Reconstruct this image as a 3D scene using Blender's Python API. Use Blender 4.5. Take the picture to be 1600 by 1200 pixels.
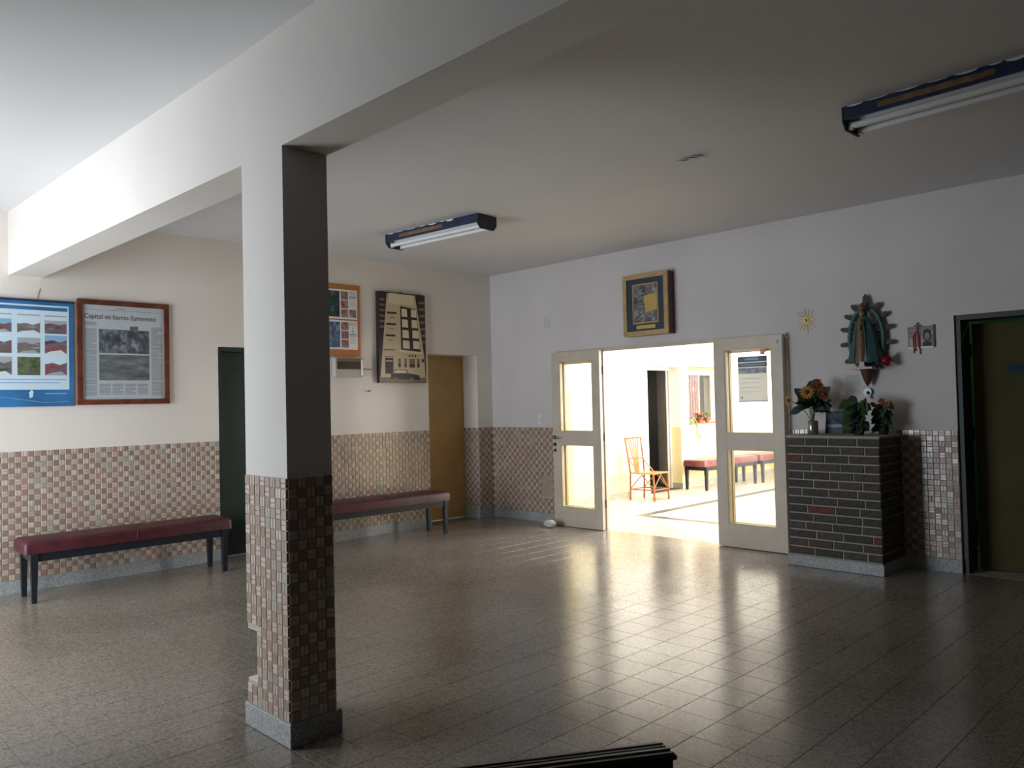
import bpy, bmesh, math, random
from mathutils import Vector, Matrix
random.seed(7)
S = bpy.context.scene
for o in list(bpy.data.objects): bpy.data.objects.remove(o)
COL = S.collection
R = math.radians
# ------------------------------------------------------------------ camera
FPX = 1226.44
CAM = Vector((7.416, -7.004, 1.45))
def cam_axes(yaw, pitch, roll):
    f = Vector((math.sin(yaw)*math.cos(pitch), math.cos(yaw)*math.cos(pitch), math.sin(pitch)))
    r0 = Vector((math.cos(yaw), -math.sin(yaw), 0)); u0 = r0.cross(f)
    r = math.cos(roll)*r0 + math.sin(roll)*u0
    u = -math.sin(roll)*r0 + math.cos(roll)*u0
    return r, u, f
CR, CU, CF = cam_axes(-0.78852, 0.024699, -0.023068)
cd = bpy.data.cameras.new('camera'); co = bpy.data.objects.new('camera', cd); COL.objects.link(co)
cd.sensor_fit = 'HORIZONTAL'; cd.sensor_width = 36; cd.lens = FPX/1600*36
cd.clip_start = 0.05; cd.clip_end = 200
m = Matrix((CR, CU, -CF)).transposed().to_4x4(); m.translation = CAM
co.matrix_world = m
S.camera = co
def proj(p):
    d = Vector(p)-CAM; z = d.dot(CF)
    if z < 0.05: return None
    return (800+FPX*d.dot(CR)/z, 600-FPX*d.dot(CU)/z, z)
# ------------------------------------------------------------------ world, lights, exposure
W = bpy.data.worlds.new('world'); S.world = W; W.use_nodes = True
W.node_tree.nodes['Background'].inputs[0].default_value = (0.72, 0.83, 1, 1)
W.node_tree.nodes['Background'].inputs[1].default_value = 1.0
vs = S.view_settings
vs.view_transform = 'Standard'; vs.look = 'None'; vs.exposure = 0.0; vs.gamma = 1; vs.use_curve_mapping = False
def area(name, loc, direction, sx, sy, power, color, spread=180):
    l = bpy.data.lights.new(name, 'AREA'); l.shape = 'RECTANGLE'; l.size = sx; l.size_y = sy
    l.energy = power; l.color = color; l.spread = R(spread)
    o = bpy.data.objects.new(name, l); COL.objects.link(o); o.location = loc
    o.rotation_euler = Vector(direction).to_track_quat('-Z', 'Z').to_euler()
    return o
# daylight entering by the glazed street entrance behind the camera, on the left
area('daylight_entrance', (1.50, -8.10, 1.30), (0, 1, 0.0), 2.9, 2.4, 205, (0.86, 0.935, 1.0), 180)
# daylight entering the bright hall by its long window on the right
area('daylight_hall', (5.25, 4.9, 1.7), (-1, 0, -0.02), 5.0, 2.1, 1450, (1.0, 0.98, 0.93), 170)
area('hall_top_fill', (2.75, 2.0, 3.45), (0, 0, -1), 2.8, 2.1, 280, (1.0, 0.98, 0.95), 180)  # added overhead fill with a made-up skylight, brightens the hall's right wall
# ------------------------------------------------------------------ materials
MATS = {}
def mat(name, col, rough=0.6, metal=0.0, noise=None, bump=None, spec=0.5, emit=None):
    """noise=(scale, amount): value variation in object space; bump=(scale,strength)"""
    if name in MATS: return MATS[name]
    m = bpy.data.materials.new(name); m.use_nodes = True; nt = m.node_tree; b = nt.nodes['Principled BSDF']
    b.inputs['Roughness'].default_value = rough; b.inputs['Metallic'].default_value = metal
    b.inputs['Specular IOR Level'].default_value = spec
    b.inputs['Base Color'].default_value = (*col, 1)
    tc = None
    if noise or bump: tc = nt.nodes.new('ShaderNodeTexCoord')
    if noise:
        n = nt.nodes.new('ShaderNodeTexNoise'); n.inputs['Scale'].default_value = noise[0]; n.inputs['Detail'].default_value = 4
        nt.links.new(tc.outputs['Object'], n.inputs['Vector'])
        r = nt.nodes.new('ShaderNodeValToRGB'); a = noise[1]
        c2 = noise[2] if len(noise) > 2 else tuple(max(0, c*(1-a)) for c in col)
        r.color_ramp.elements[0].position = 0.35; r.color_ramp.elements[1].position = 0.65
        r.color_ramp.elements[0].color = (*c2, 1); r.color_ramp.elements[1].color = (*[min(1, c*(1+a*0.4)) for c in col], 1)
        nt.links.new(n.outputs['Fac'], r.inputs['Fac']); nt.links.new(r.outputs['Color'], b.inputs['Base Color'])
    if bump:
        n = nt.nodes.new('ShaderNodeTexNoise'); n.inputs['Scale'].default_value = bump[0]; n.inputs['Detail'].default_value = 3
        nt.links.new(tc.outputs['Object'], n.inputs['Vector'])
        bp = nt.nodes.new('ShaderNodeBump'); bp.inputs['Strength'].default_value = bump[1]; bp.inputs['Distance'].default_value = 0.01
        nt.links.new(n.outputs['Fac'], bp.inputs['Height']); nt.links.new(bp.outputs['Normal'], b.inputs['Normal'])
    MATS[name] = m; return m
def terrazzo(name, base, rough, s=1.0, wet=0.5):
    m = bpy.data.materials.new(name); m.use_nodes = True; nt = m.node_tree; b = nt.nodes['Principled BSDF']
    tc = nt.nodes.new('ShaderNodeTexCoord'); geo = nt.nodes.new('ShaderNodeNewGeometry')
    v = nt.nodes.new('ShaderNodeTexVoronoi'); v.inputs['Scale'].default_value = 110*s
    n = nt.nodes.new('ShaderNodeTexNoise'); n.inputs['Scale'].default_value = 1.1; n.inputs['Detail'].default_value = 5
    nt.links.new(geo.outputs['Position'], v.inputs['Vector']); nt.links.new(geo.outputs['Position'], n.inputs['Vector'])
    bw = nt.nodes.new('ShaderNodeRGBToBW'); nt.links.new(v.outputs['Color'], bw.inputs['Color'])
    r = nt.nodes.new('ShaderNodeValToRGB'); e = r.color_ramp.elements
    e[0].position = 0.15; e[0].color = (*[c*0.62 for c in base], 1)
    e[1].position = 0.85; e[1].color = (*[min(1, c*1.3) for c in base], 1)
    k = e.new(0.5); k.color = (*base, 1)
    nt.links.new(bw.outputs['Val'], r.inputs['Fac'])
    mx = nt.nodes.new('ShaderNodeMix'); mx.data_type = 'RGBA'; mx.blend_type = 'MULTIPLY'; mx.inputs['Factor'].default_value = 0.55
    r2 = nt.nodes.new('ShaderNodeValToRGB'); r2.color_ramp.elements[0].position = 0.3; r2.color_ramp.elements[1].position = 0.7
    r2.color_ramp.elements[0].color = (0.55, 0.5, 0.45, 1); r2.color_ramp.elements[1].color = (1, 1, 1, 1)
    nt.links.new(n.outputs['Fac'], r2.inputs['Fac'])
    nt.links.new(r.outputs['Color'], mx.inputs['A']); nt.links.new(r2.outputs['Color'], mx.inputs['B'])
    nt.links.new(mx.outputs['Result'], b.inputs['Base Color'])
    n3 = nt.nodes.new('ShaderNodeTexNoise'); n3.inputs['Scale'].default_value = 3.0; n3.inputs['Detail'].default_value = 6
    nt.links.new(geo.outputs['Position'], n3.inputs['Vector'])
    mr = nt.nodes.new('ShaderNodeMapRange'); mr.inputs['To Min'].default_value = rough*0.75; mr.inputs['To Max'].default_value = rough*1.35
    nt.links.new(n3.outputs['Fac'], mr.inputs['Value']); nt.links.new(mr.outputs['Result'], b.inputs['Roughness'])
    b.inputs['Specular IOR Level'].default_value = wet
    MATS[name] = m; return m
def two_tone(name, low, high, zsplit, rough=0.6):
    m = bpy.data.materials.new(name); m.use_nodes = True; nt = m.node_tree; b = nt.nodes['Principled BSDF']
    geo = nt.nodes.new('ShaderNodeNewGeometry'); sx = nt.nodes.new('ShaderNodeSeparateXYZ')
    nt.links.new(geo.outputs['Position'], sx.inputs[0])
    g = nt.nodes.new('ShaderNodeMath'); g.operation = 'GREATER_THAN'; g.inputs[1].default_value = zsplit
    nt.links.new(sx.outputs['Z'], g.inputs[0])
    mx = nt.nodes.new('ShaderNodeMix'); mx.data_type = 'RGBA'
    mx.inputs['A'].default_value = (*low, 1); mx.inputs['B'].default_value = (*high, 1)
    nt.links.new(g.outputs[0], mx.inputs['Factor']); nt.links.new(mx.outputs['Result'], b.inputs['Base Color'])
    b.inputs['Roughness'].default_value = rough
    MATS[name] = m; return m
def photo(name, cols, scale, rough=0.35, stretch=(1, 1, 1), off=0.0):
    """a printed picture: blotchy procedural print"""
    m = bpy.data.materials.new(name); m.use_nodes = True; nt = m.node_tree; b = nt.nodes['Principled BSDF']
    tc = nt.nodes.new('ShaderNodeTexCoord'); mp = nt.nodes.new('ShaderNodeMapping')
    mp.inputs['Scale'].default_value = stretch; mp.inputs['Location'].default_value = (off, off*1.7, off*0.6)
    n = nt.nodes.new('ShaderNodeTexNoise'); n.inputs['Scale'].default_value = scale; n.inputs['Detail'].default_value = 5; n.inputs['Roughness'].default_value = 0.65
    nt.links.new(tc.outputs['Object'], mp.inputs['Vector']); nt.links.new(mp.outputs['Vector'], n.inputs['Vector'])
    r = nt.nodes.new('ShaderNodeValToRGB'); e = r.color_ramp.elements
    k = len(cols)
    e[0].position = 0.3; e[0].color = (*cols[0], 1); e[1].position = 0.7; e[1].color = (*cols[-1], 1)
    for i in range(1, k-1):
        q = e.new(0.3+0.4*i/(k-1)); q.color = (*cols[i], 1)
    nt.links.new(n.outputs['Fac'], r.inputs['Fac']); nt.links.new(r.outputs['Color'], b.inputs['Base Color'])
    b.inputs['Roughness'].default_value = rough
    MATS[name] = m; return m
def glass_mat(name, tint=(1, 1, 1), haze=0.0):
    m = bpy.data.materials.new(name); m.use_nodes = True; nt = m.node_tree
    nt.nodes.remove(nt.nodes['Principled BSDF']); out = nt.nodes['Material Output']
    t = nt.nodes.new('ShaderNodeBsdfTransparent'); t.inputs[0].default_value = (*tint, 1)
    g = nt.nodes.new('ShaderNodeBsdfGlossy'); g.inputs['Roughness'].default_value = 0.02
    lw = nt.nodes.new('ShaderNodeLayerWeight'); pw = nt.nodes.new('ShaderNodeMath'); pw.operation = 'POWER'; pw.inputs[1].default_value = 5
    f = nt.nodes.new('ShaderNodeMath'); f.operation = 'MULTIPLY_ADD'; f.inputs[1].default_value = 0.96; f.inputs[2].default_value = 0.035
    nt.links.new(lw.outputs['Facing'], pw.inputs[0]); nt.links.new(pw.outputs[0], f.inputs[0])
    mx = nt.nodes.new('ShaderNodeMixShader')
    nt.links.new(f.outputs[0], mx.inputs[0]); nt.links.new(t.outputs[0], mx.inputs[1]); nt.links.new(g.outputs[0], mx.inputs[2])
    last = mx
    if haze:
        d = nt.nodes.new('ShaderNodeBsdfDiffuse'); d.inputs[0].default_value = (0.8, 0.85, 0.9, 1)
        m2 = nt.nodes.new('ShaderNodeMixShader'); m2.inputs[0].default_value = haze
        nt.links.new(mx.outputs[0], m2.inputs[1]); nt.links.new(d.outputs[0], m2.inputs[2]); last = m2
    nt.links.new(last.outputs[0], out.inputs['Surface'])
    MATS[name] = m; return m
def translucent_mat(name, col, amt=0.35):
    m = bpy.data.materials.new(name); m.use_nodes = True; nt = m.node_tree
    nt.nodes.remove(nt.nodes['Principled BSDF']); out = nt.nodes['Material Output']
    d = nt.nodes.new('ShaderNodeBsdfDiffuse'); d.inputs[0].default_value = (*col, 1)
    t = nt.nodes.new('ShaderNodeBsdfTranslucent'); t.inputs[0].default_value = (*col, 1)
    mx = nt.nodes.new('ShaderNodeMixShader'); mx.inputs[0].default_value = amt
    nt.links.new(d.outputs[0], mx.inputs[1]); nt.links.new(t.outputs[0], mx.inputs[2]); nt.links.new(mx.outputs[0], out.inputs['Surface'])
    MATS[name] = m; return m
M = MATS
mat('plaster', (0.74, 0.70, 0.655), 0.7, noise=(1.3, 0.05), bump=(35, 0.06))
mat('plaster_cream', (0.81, 0.745, 0.685), 0.7, noise=(1.3, 0.05), bump=(35, 0.06))
mat('plaster_shaded', (0.66, 0.625, 0.62), 0.7, noise=(1.3, 0.05), bump=(35, 0.06))  # off-white greyed and lowered, carries the back wall's shade in its colour
mat('ceiling_paint', (0.69, 0.685, 0.69), 0.75, noise=(0.8, 0.05), bump=(20, 0.05))
mat('dark_wall', (0.03, 0.027, 0.025), 0.6, noise=(3, 0.2))  # near-black for the unseen walls, keeps bounced light down
mat('dark_room', (0.16, 0.155, 0.15), 0.8)  # grey lifted to hold the flare over the dark gap
mat('grout', (0.47, 0.40, 0.34), 0.8)
mat('joint', (0.17, 0.145, 0.12), 0.8)
terrazzo('floor_terrazzo', (0.305, 0.265, 0.222), 0.20, 1.0, 0.8)
terrazzo('hall_terrazzo', (0.62, 0.56, 0.47), 0.3, 1.0)
terrazzo('hall_band', (0.12, 0.12, 0.10), 0.3, 1.0); terrazzo('hall_base', (0.50, 0.45, 0.36), 0.4, 1.0)  # hall_base is paled, the hall's glare is in its colour
terrazzo('grey_terrazzo', (0.40, 0.42, 0.43), 0.35, 1.3)
mat('tile_pink', (0.37, 0.235, 0.195), 0.18, spec=0.85); mat('tile_brown', (0.31, 0.215, 0.17), 0.18, spec=0.85)
mat('tile_green', (0.38, 0.35, 0.30), 0.18, spec=0.85); mat('tile_salmon', (0.46, 0.25, 0.20), 0.18, spec=0.85)
mat('tile_beige', (0.54, 0.455, 0.37), 0.18, spec=0.85); mat('tile_cream', (0.58, 0.50, 0.42), 0.18, spec=0.85); mat('tile_sand', (0.50, 0.41, 0.33), 0.18, spec=0.85)
DARKT = ['tile_pink']*5+['tile_brown']*4+['tile_green']
LIGHTT = ['tile_beige', 'tile_beige', 'tile_cream', 'tile_sand']
mat('door_cream', (0.62, 0.54, 0.445), 0.4, noise=(5, 0.08)); mat('bead_yellow', (0.66, 0.52, 0.27), 0.4)
mat('door_green', (0.012, 0.035, 0.026), 0.45, noise=(4, 0.25)); mat('door_ochre', (0.50, 0.31, 0.11), 0.4, noise=(3, 0.12))
mat('door_olive', (0.10, 0.085, 0.035), 0.4, noise=(3, 0.15)); mat('frame_green', (0.03, 0.045, 0.034), 0.5)
mat('vinyl', (0.080, 0.014, 0.020), 0.45, noise=(9, 0.3), bump=(60, 0.08)); mat('bench_paint', (0.013, 0.017, 0.023), 0.35)
mat('vinyl_hazed', (0.17, 0.045, 0.05), 0.3, noise=(9, 0.25))  # bench vinyl paled, glare haze painted into the red
mat('black_metal', (0.012, 0.012, 0.014), 0.35); mat('chrome', (0.6, 0.6, 0.6), 0.25, 1.0); mat('brass', (0.55, 0.38, 0.14), 0.35, 1.0)
mat('wood_mahogany', (0.16, 0.045, 0.025), 0.35, noise=(12, 0.4)); mat('wood_gold', (0.50, 0.34, 0.15), 0.4, noise=(10, 0.2)); mat('wood_dark', (0.09, 0.035, 0.02), 0.5)
mat('paper', (0.66, 0.70, 0.73), 0.45); mat('ink', (0.05, 0.055, 0.07), 0.6); mat('ink_grey', (0.36, 0.39, 0.43), 0.6); mat('white_paper', (0.85, 0.86, 0.87), 0.4)
mat('poster_white', (0.62, 0.76, 0.86), 0.25); mat('poster_blue', (0.05, 0.19, 0.42), 0.25, noise=(3, 0.25)); mat('poster_navy', (0.016, 0.035, 0.085), 0.45); mat('poster_pale', (0.25, 0.45, 0.65), 0.25)
mat('orange_board', (0.52, 0.19, 0.045), 0.55, noise=(8, 0.1)); mat('red_print', (0.5, 0.05, 0.05), 0.5)
mat('fix_blue', (0.018, 0.035, 0.085), 0.4, noise=(14, 0.3)); mat('fix_black', (0.015, 0.016, 0.022), 0.4); mat('fix_brown', (0.24, 0.14, 0.06), 0.6, noise=(20, 0.3)); mat('fix_white', (0.8, 0.8, 0.82), 0.45); mat('tube', (0.88, 0.9, 0.92), 0.2)
two_tone('hall_wall', (0.80, 0.68, 0.36), (0.86, 0.83, 0.75), 1.0); two_tone('jamb_wall', (0.80, 0.68, 0.32), (0.82, 0.76, 0.58), 1.6)
mat('bamboo', (0.30, 0.11, 0.035), 0.35, noise=(25, 0.3)); mat('bamboo_light', (0.44, 0.20, 0.065), 0.4, noise=(25, 0.2))
mat('mortar', (0.34, 0.33, 0.29), 0.85, bump=(90, 0.3))
for i, c in enumerate([(0.075, 0.066, 0.055), (0.062, 0.056, 0.048), (0.088, 0.072, 0.058), (0.085, 0.058, 0.047), (0.15, 0.048, 0.036)]):
    mat('brick_%d' % i, c, 0.85, noise=(40, 0.35), bump=(70, 0.3))
mat('teal', (0.035, 0.115, 0.105), 0.45, noise=(30, 0.3)); mat('teal_dark', (0.02, 0.05, 0.05), 0.5); mat('ray_brown', (0.028, 0.02, 0.018), 0.6); mat('gown', (0.17, 0.09, 0.035), 0.45, noise=(60, 0.5)); mat('skin', (0.28, 0.16, 0.10), 0.6)
mat('shelf_white', (0.55, 0.48, 0.46), 0.5); mat('rose_red', (0.38, 0.015, 0.035), 0.5); mat('leaf', (0.035, 0.095, 0.022), 0.45, noise=(20, 0.3)); mat('leaf_dark', (0.018, 0.035, 0.02), 0.5, noise=(20, 0.3)); mat('leaf_pale', (0.22, 0.34, 0.10), 0.45, noise=(20, 0.3))
mat('petal_yellow', (0.52, 0.26, 0.035), 0.5); mat('petal_orange', (0.26, 0.09, 0.02), 0.5); mat('seed', (0.14, 0.05, 0.015), 0.7); mat('stem', (0.06, 0.10, 0.03), 0.6)
mat('vase_grey', (0.30, 0.28, 0.25), 0.12, 0.6); mat('terracotta', (0.45, 0.13, 0.07), 0.7); mat('pot_dark', (0.03, 0.028, 0.028), 0.5)
mat('stone_white', (0.62, 0.58, 0.52), 0.8, noise=(30, 0.2), bump=(40, 0.4)); mat('cement', (0.40, 0.33, 0.24), 0.85, noise=(15, 0.15)); mat('plate_white', (0.78, 0.76, 0.77), 0.4)
mat('gold', (0.40, 0.29, 0.10), 0.45, 0.5); mat('mat_navy', (0.016, 0.03, 0.06), 0.5); mat('foil', (0.55, 0.36, 0.11), 0.4, 0.3)
mat('sepia', (0.58, 0.47, 0.31), 0.45); mat('sepia_dark', (0.028, 0.016, 0.013), 0.45); mat('sepia_mid', (0.20, 0.14, 0.09), 0.45); mat('sepia_light', (0.74, 0.63, 0.44), 0.45)
mat('meter_body', (0.50, 0.48, 0.45), 0.35); mat('meter_door', (0.05, 0.032, 0.025), 0.2); mat('meter_top', (0.17, 0.12, 0.06), 0.3)
mat('ribbon', (0.42, 0.02, 0.03), 0.5); mat('ornament', (0.45, 0.58, 0.62), 0.3); mat('pale_paper', (0.50, 0.52, 0.50), 0.7); mat('sticker_teal', (0.16, 0.38, 0.38), 0.5)
glass_mat('glass'); glass_mat('glass_reflection', (1, 1, 1), 0.05); glass_mat('vase_glass', (0.75, 0.75, 0.72))  # diffuse haze on the lower right panes stands in for a reflection
translucent_mat('glass_poster', (0.80, 0.80, 0.76), 0.42); translucent_mat('glass_poster_blue', (0.20, 0.25, 0.36), 0.4); translucent_mat('pink_tag', (0.8, 0.42, 0.42), 0.3); translucent_mat('glass_poster_line', (0.62, 0.63, 0.6), 0.3)
photo('ph_news_a', [(0.05, 0.06, 0.07), (0.13, 0.15, 0.17), (0.45, 0.48, 0.5)], 14, off=0.3); photo('ph_news_b', [(0.10, 0.12, 0.12), (0.2, 0.22, 0.22), (0.36, 0.38, 0.38)], 9, off=1.3, stretch=(1, 0.6, 2))
photo('ph_street', [(0.05, 0.05, 0.06), (0.24, 0.11, 0.10), (0.12, 0.13, 0.16), (0.45, 0.42, 0.45)], 22, stretch=(1, 0.6, 1.6), off=2.1); photo('ph_hill', [(0.04, 0.07, 0.05), (0.14, 0.14, 0.14), (0.22, 0.17, 0.16), (0.42, 0.48, 0.55)], 20, off=3.3, stretch=(1, 0.5, 2))
photo('ph_sky', [(0.05, 0.04, 0.07), (0.30, 0.09, 0.06), (0.12, 0.14, 0.25), (0.28, 0.4, 0.62)], 14, off=4.0, stretch=(1, 0.5, 1.6)); photo('ph_green', [(0.03, 0.05, 0.02), (0.10, 0.13, 0.06), (0.22, 0.26, 0.16)], 14, off=5.0)
photo('ph_room', [(0.12, 0.03, 0.03), (0.35, 0.17, 0.13), (0.55, 0.45, 0.4)], 24, off=6.0); photo('ph_night', [(0.01, 0.02, 0.03), (0.03, 0.07, 0.08), (0.12, 0.2, 0.22)], 22, off=7.0); photo('ph_tower', [(0.03, 0.05, 0.12), (0.1, 0.16, 0.32), (0.45, 0.5, 0.55)], 20, off=8.0)
photo('ph_plaque', [(0.03, 0.025, 0.03), (0.13, 0.12, 0.13), (0.5, 0.5, 0.55)], 11, off=9.0, stretch=(1.5, 1, 0.8)); photo('ph_dark', [(0.01, 0.01, 0.01), (0.05, 0.04, 0.04), (0.25, 0.2, 0.2)], 25, off=10.0); photo('ph_face', [(0.03, 0.03, 0.05), (0.15, 0.11, 0.11), (0.42, 0.40, 0.42)], 18, off=11.0)
photo('curtain_plaid', [(0.36, 0.35, 0.34), (0.28, 0.14, 0.12), (0.2, 0.24, 0.25)], 9, off=12.0); photo('card_print', [(0.015, 0.025, 0.05), (0.035, 0.055, 0.09), (0.2, 0.24, 0.28)], 14, rough=0.7, off=13.0, stretch=(1, 1, 2.2))
photo('ph_hills_poster', [(0.10, 0.13, 0.2), (0.25, 0.3, 0.38), (0.6, 0.62, 0.6)], 18, off=14.0)

# ------------------------------------------------------------------ mesh helpers
ORG = {}                                    # world origin of each root / part, so children can be given in world space
class MB:
    def __init__(s): s.v = []; s.f = []; s.mi = []; s.smooth = []
    def add(s, vs, fs, mi=0, smooth=False):
        b = len(s.v); s.v += [tuple(v) for v in vs]
        for f in fs: s.f.append(tuple(b+i for i in f)); s.mi.append(mi); s.smooth.append(smooth)
        return s
    def box(s, x0, x1, y0, y1, z0, z1, mi=0):
        x0, x1 = sorted((x0, x1)); y0, y1 = sorted((y0, y1)); z0, z1 = sorted((z0, z1))
        v = [(x, y, z) for z in (z0, z1) for y in (y0, y1) for x in (x0, x1)]
        return s.add(v, [(0, 2, 3, 1), (4, 5, 7, 6), (0, 1, 5, 4), (1, 3, 7, 5), (3, 2, 6, 7), (2, 0, 4, 6)], mi)
    def hexa(s, bot, top, mi=0):            # two quads (ccw from above)
        return s.add(list(bot)+list(top), [(3, 2, 1, 0), (4, 5, 6, 7), (0, 1, 5, 4), (1, 2, 6, 5), (2, 3, 7, 6), (3, 0, 4, 7)], mi)
    def prism(s, poly, d, mi=0):            # poly: 3-d points, d: extrusion vector
        n = len(poly); d = Vector(d); a = [Vector(p) for p in poly]; b = [p+d for p in a]
        s.add(a+b, [tuple(range(n-1, -1, -1)), tuple(range(n, 2*n))]+[(i, (i+1) % n, n+(i+1) % n, n+i) for i in range(n)], mi); return s
    def tube(s, pts, r, n=8, mi=0, cap=True):
        pts = [Vector(p) for p in pts]; rs = r if isinstance(r, (list, tuple)) else [r]*len(pts)
        rings = []
        for i, p in enumerate(pts):
            d = (pts[min(i+1, len(pts)-1)]-pts[max(i-1, 0)]).normalized()
            a = d.orthogonal().normalized() if i == 0 else (a0-d*a0.dot(d)).normalized()
            a0 = a; b = d.cross(a)
            rings.append([p+(a*math.cos(2*math.pi*k/n)+b*math.sin(2*math.pi*k/n))*rs[i] for k in range(n)])
        v = [q for r_ in rings for q in r_]; f = []
        for i in range(len(pts)-1):
            for k in range(n): f.append((i*n+k, i*n+(k+1) % n, (i+1)*n+(k+1) % n, (i+1)*n+k))
        s.add(v, f, mi, True)
        if cap: s.add(v[:n], [tuple(range(n-1, -1, -1))], mi); s.add(v[-n:], [tuple(range(n))], mi)
        return s
    def lathe(s, prof, c, n=16, mi=0, sx=1, sy=1, smooth=True):   # prof: (r, z)
        v = [(c[0]+r*sx*math.cos(2*math.pi*k/n), c[1]+r*sy*math.sin(2*math.pi*k/n), c[2]+z) for r, z in prof for k in range(n)]
        f = [(i*n+k, i*n+(k+1) % n, (i+1)*n+(k+1) % n, (i+1)*n+k) for i in range(len(prof)-1) for k in range(n)]
        s.add(v, f, mi, smooth)
        if prof[0][0] > 1e-5: s.add(v[:n], [tuple(range(n-1, -1, -1))], mi)
        if prof[-1][0] > 1e-5: s.add(v[-n:], [tuple(range(n))], mi)
        return s
    def ball(s, c, r, n=10, mi=0, sc=(1, 1, 1)):
        pr = [(max(1e-6, r*math.sin(math.pi*i/8)), -r*math.cos(math.pi*i/8)*sc[2]) for i in range(9)]
        return s.lathe(pr, c, n, mi, sc[0], sc[1])
    def build(s, name, mats, parent=None, origin=None, smooth=False, bevel=0, local=False):
        if not isinstance(mats, (list, tuple)): mats = [mats]
        if local: o_ = Vector((0, 0, 0))
        elif parent is not None: o_ = ORG[parent.name]
        else: o_ = Vector(origin) if origin is not None else Vector((0, 0, 0))
        me = bpy.data.meshes.new(name); me.from_pydata([tuple(Vector(v)-o_) for v in s.v], [], s.f)
        for m_ in mats: me.materials.append(M[m_] if isinstance(m_, str) else m_)
        me.polygons.foreach_set('material_index', s.mi); me.polygons.foreach_set('use_smooth', s.smooth)
        me.update()
        if bevel:
            bm = bmesh.new(); bm.from_mesh(me)
            bmesh.ops.bevel(bm, geom=[e for e in bm.edges if len(e.link_faces) == 2 and e.calc_face_angle(0) > 0.5], offset=bevel, segments=2, affect='EDGES', profile=0.5)
            bm.to_mesh(me); bm.free()
        o = bpy.data.objects.new(name, me); COL.objects.link(o)
        if parent is not None: o.parent = parent
        else: o.location = o_
        ORG[o.name] = o_
        return o
def tag(o, label=None, cat=None, group=None, kind=None):
    if label: o['label'] = label
    if cat: o['category'] = cat
    if group: o['group'] = group
    if kind: o['kind'] = kind
    return o
def root(name, loc, label, cat, group=None, kind=None):
    o = bpy.data.objects.new(name, None); COL.objects.link(o); o.location = loc; o.empty_display_size = 0.1
    ORG[o.name] = Vector(loc); return tag(o, label, cat, group, kind)
def copy_tree(o, parent=None):
    c = o.copy(); COL.objects.link(c); c.parent = parent
    for ch in list(o.children): copy_tree(ch, c)
    return c
def bx(name, mt, parent, *a, bevel=0): return MB().box(*a).build(name, mt, parent, bevel=bevel)
def text_part(name, s, mt, parent, origin, uax, vax, size, width=None):
    """raised print: text lying in plane (uax, vax), lower-left at origin"""
    cu = bpy.data.curves.new(name, 'FONT'); cu.body = s; cu.size = size; cu.extrude = 0.0004; cu.resolution_u = 2
    to = bpy.data.objects.new('tmp_text', cu); COL.objects.link(to)
    dg = bpy.context.evaluated_depsgraph_get(); me = bpy.data.meshes.new_from_object(to.evaluated_get(dg))
    bpy.data.objects.remove(to); bpy.data.curves.remove(cu)
    xs = [v.co.x for v in me.vertices]; k = (width/(max(xs)-min(xs))) if width else 1
    u = Vector(uax); v_ = Vector(vax); n = u.cross(v_); o_ = Vector(origin)-ORG[parent.name]; x0 = min(xs)
    for v in me.vertices: v.co = o_+u*((v.co.x-x0)*k)+v_*v.co.y+n*(v.co.z+0.0005)
    me.materials.clear(); me.materials.append(M[mt])
    o = bpy.data.objects.new(name, me); COL.objects.link(o); o.parent = parent; ORG[o.name] = ORG[parent.name]
    return o

# ------------------------------------------------------------------ structure
H = 3.113; TT = 1.151; BB = 0.11            # ceiling, tile top, baseboard
XR = 8.9; YF = -7.60; YB = -9.1; XP = 4.9                         # right and front walls (outside the picture)
WT = 0.27                                   # wall thickness towards the hall
OPL, OPR, OPH = 1.125, 4.035, 2.045         # glazed double door opening
D3L, D3R, D3H = 5.449, 6.30, 2.078          # dark doorway on the right
G0, G1, GH = -3.655, -2.80, 2.068           # green door
O0, O1, OH = -1.055, -0.257, 2.07           # ochre door
# floor
fl = MB().box(-0.32, XR+0.2, YB-0.2, 0.0, -0.14, -0.0022).build('floor', 'joint')
tag(fl, 'polished beige grey terrazzo tile floor of the dim waiting room', 'floor', kind='structure')
def chamfer_tile(mb, c, u, v, n, w, h, t, inset, mi=0):
    c, u, v, n = Vector(c), Vector(u), Vector(v), Vector(n)
    q = [(-1, -1), (1, -1), (1, 1), (-1, 1)]
    lo = [c+u*(a*w/2)+v*(b*h/2) for a, b in q]
    md = [p+n*(t-inset) for p in lo]
    hi = [c+u*(a*(w/2-inset))+v*(b*(h/2-inset))+n*t for a, b in q]
    mb.add(lo+md+hi, [(0, 1, 5, 4), (1, 2, 6, 5), (2, 3, 7, 6), (3, 0, 4, 7), (4, 5, 9, 8), (5, 6, 10, 9), (6, 7, 11, 10), (7, 4, 8, 11), (8, 9, 10, 11)], mi)
PX, PY = 0.2125, 0.2075
cells = []
for i in range(-24, 19):
    for j in range(-27, 18):
        cx = 5.09+(i+0.5)*PX; cy = -3.655+(j+0.5)*PY
        x0, x1, y0, y1 = max(cx-PX/2, 0.0), min(cx+PX/2, XR), max(cy-PY/2, YF if cx < XP else YB), min(cy+PY/2, 0.0)
        if x1-x0 < 0.02 or y1-y0 < 0.02: continue
        p = proj(((x0+x1)/2, (y0+y1)/2, 0)); a = 0
        if p and -40 < p[0] < 1640 and p[1] < 1230: a = 1.0/p[2]**2
        cells.append((a, x0, x1, y0, y1))
cells.sort(key=lambda c: -c[0])
tile_mesh = None; rest = MB()
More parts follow.
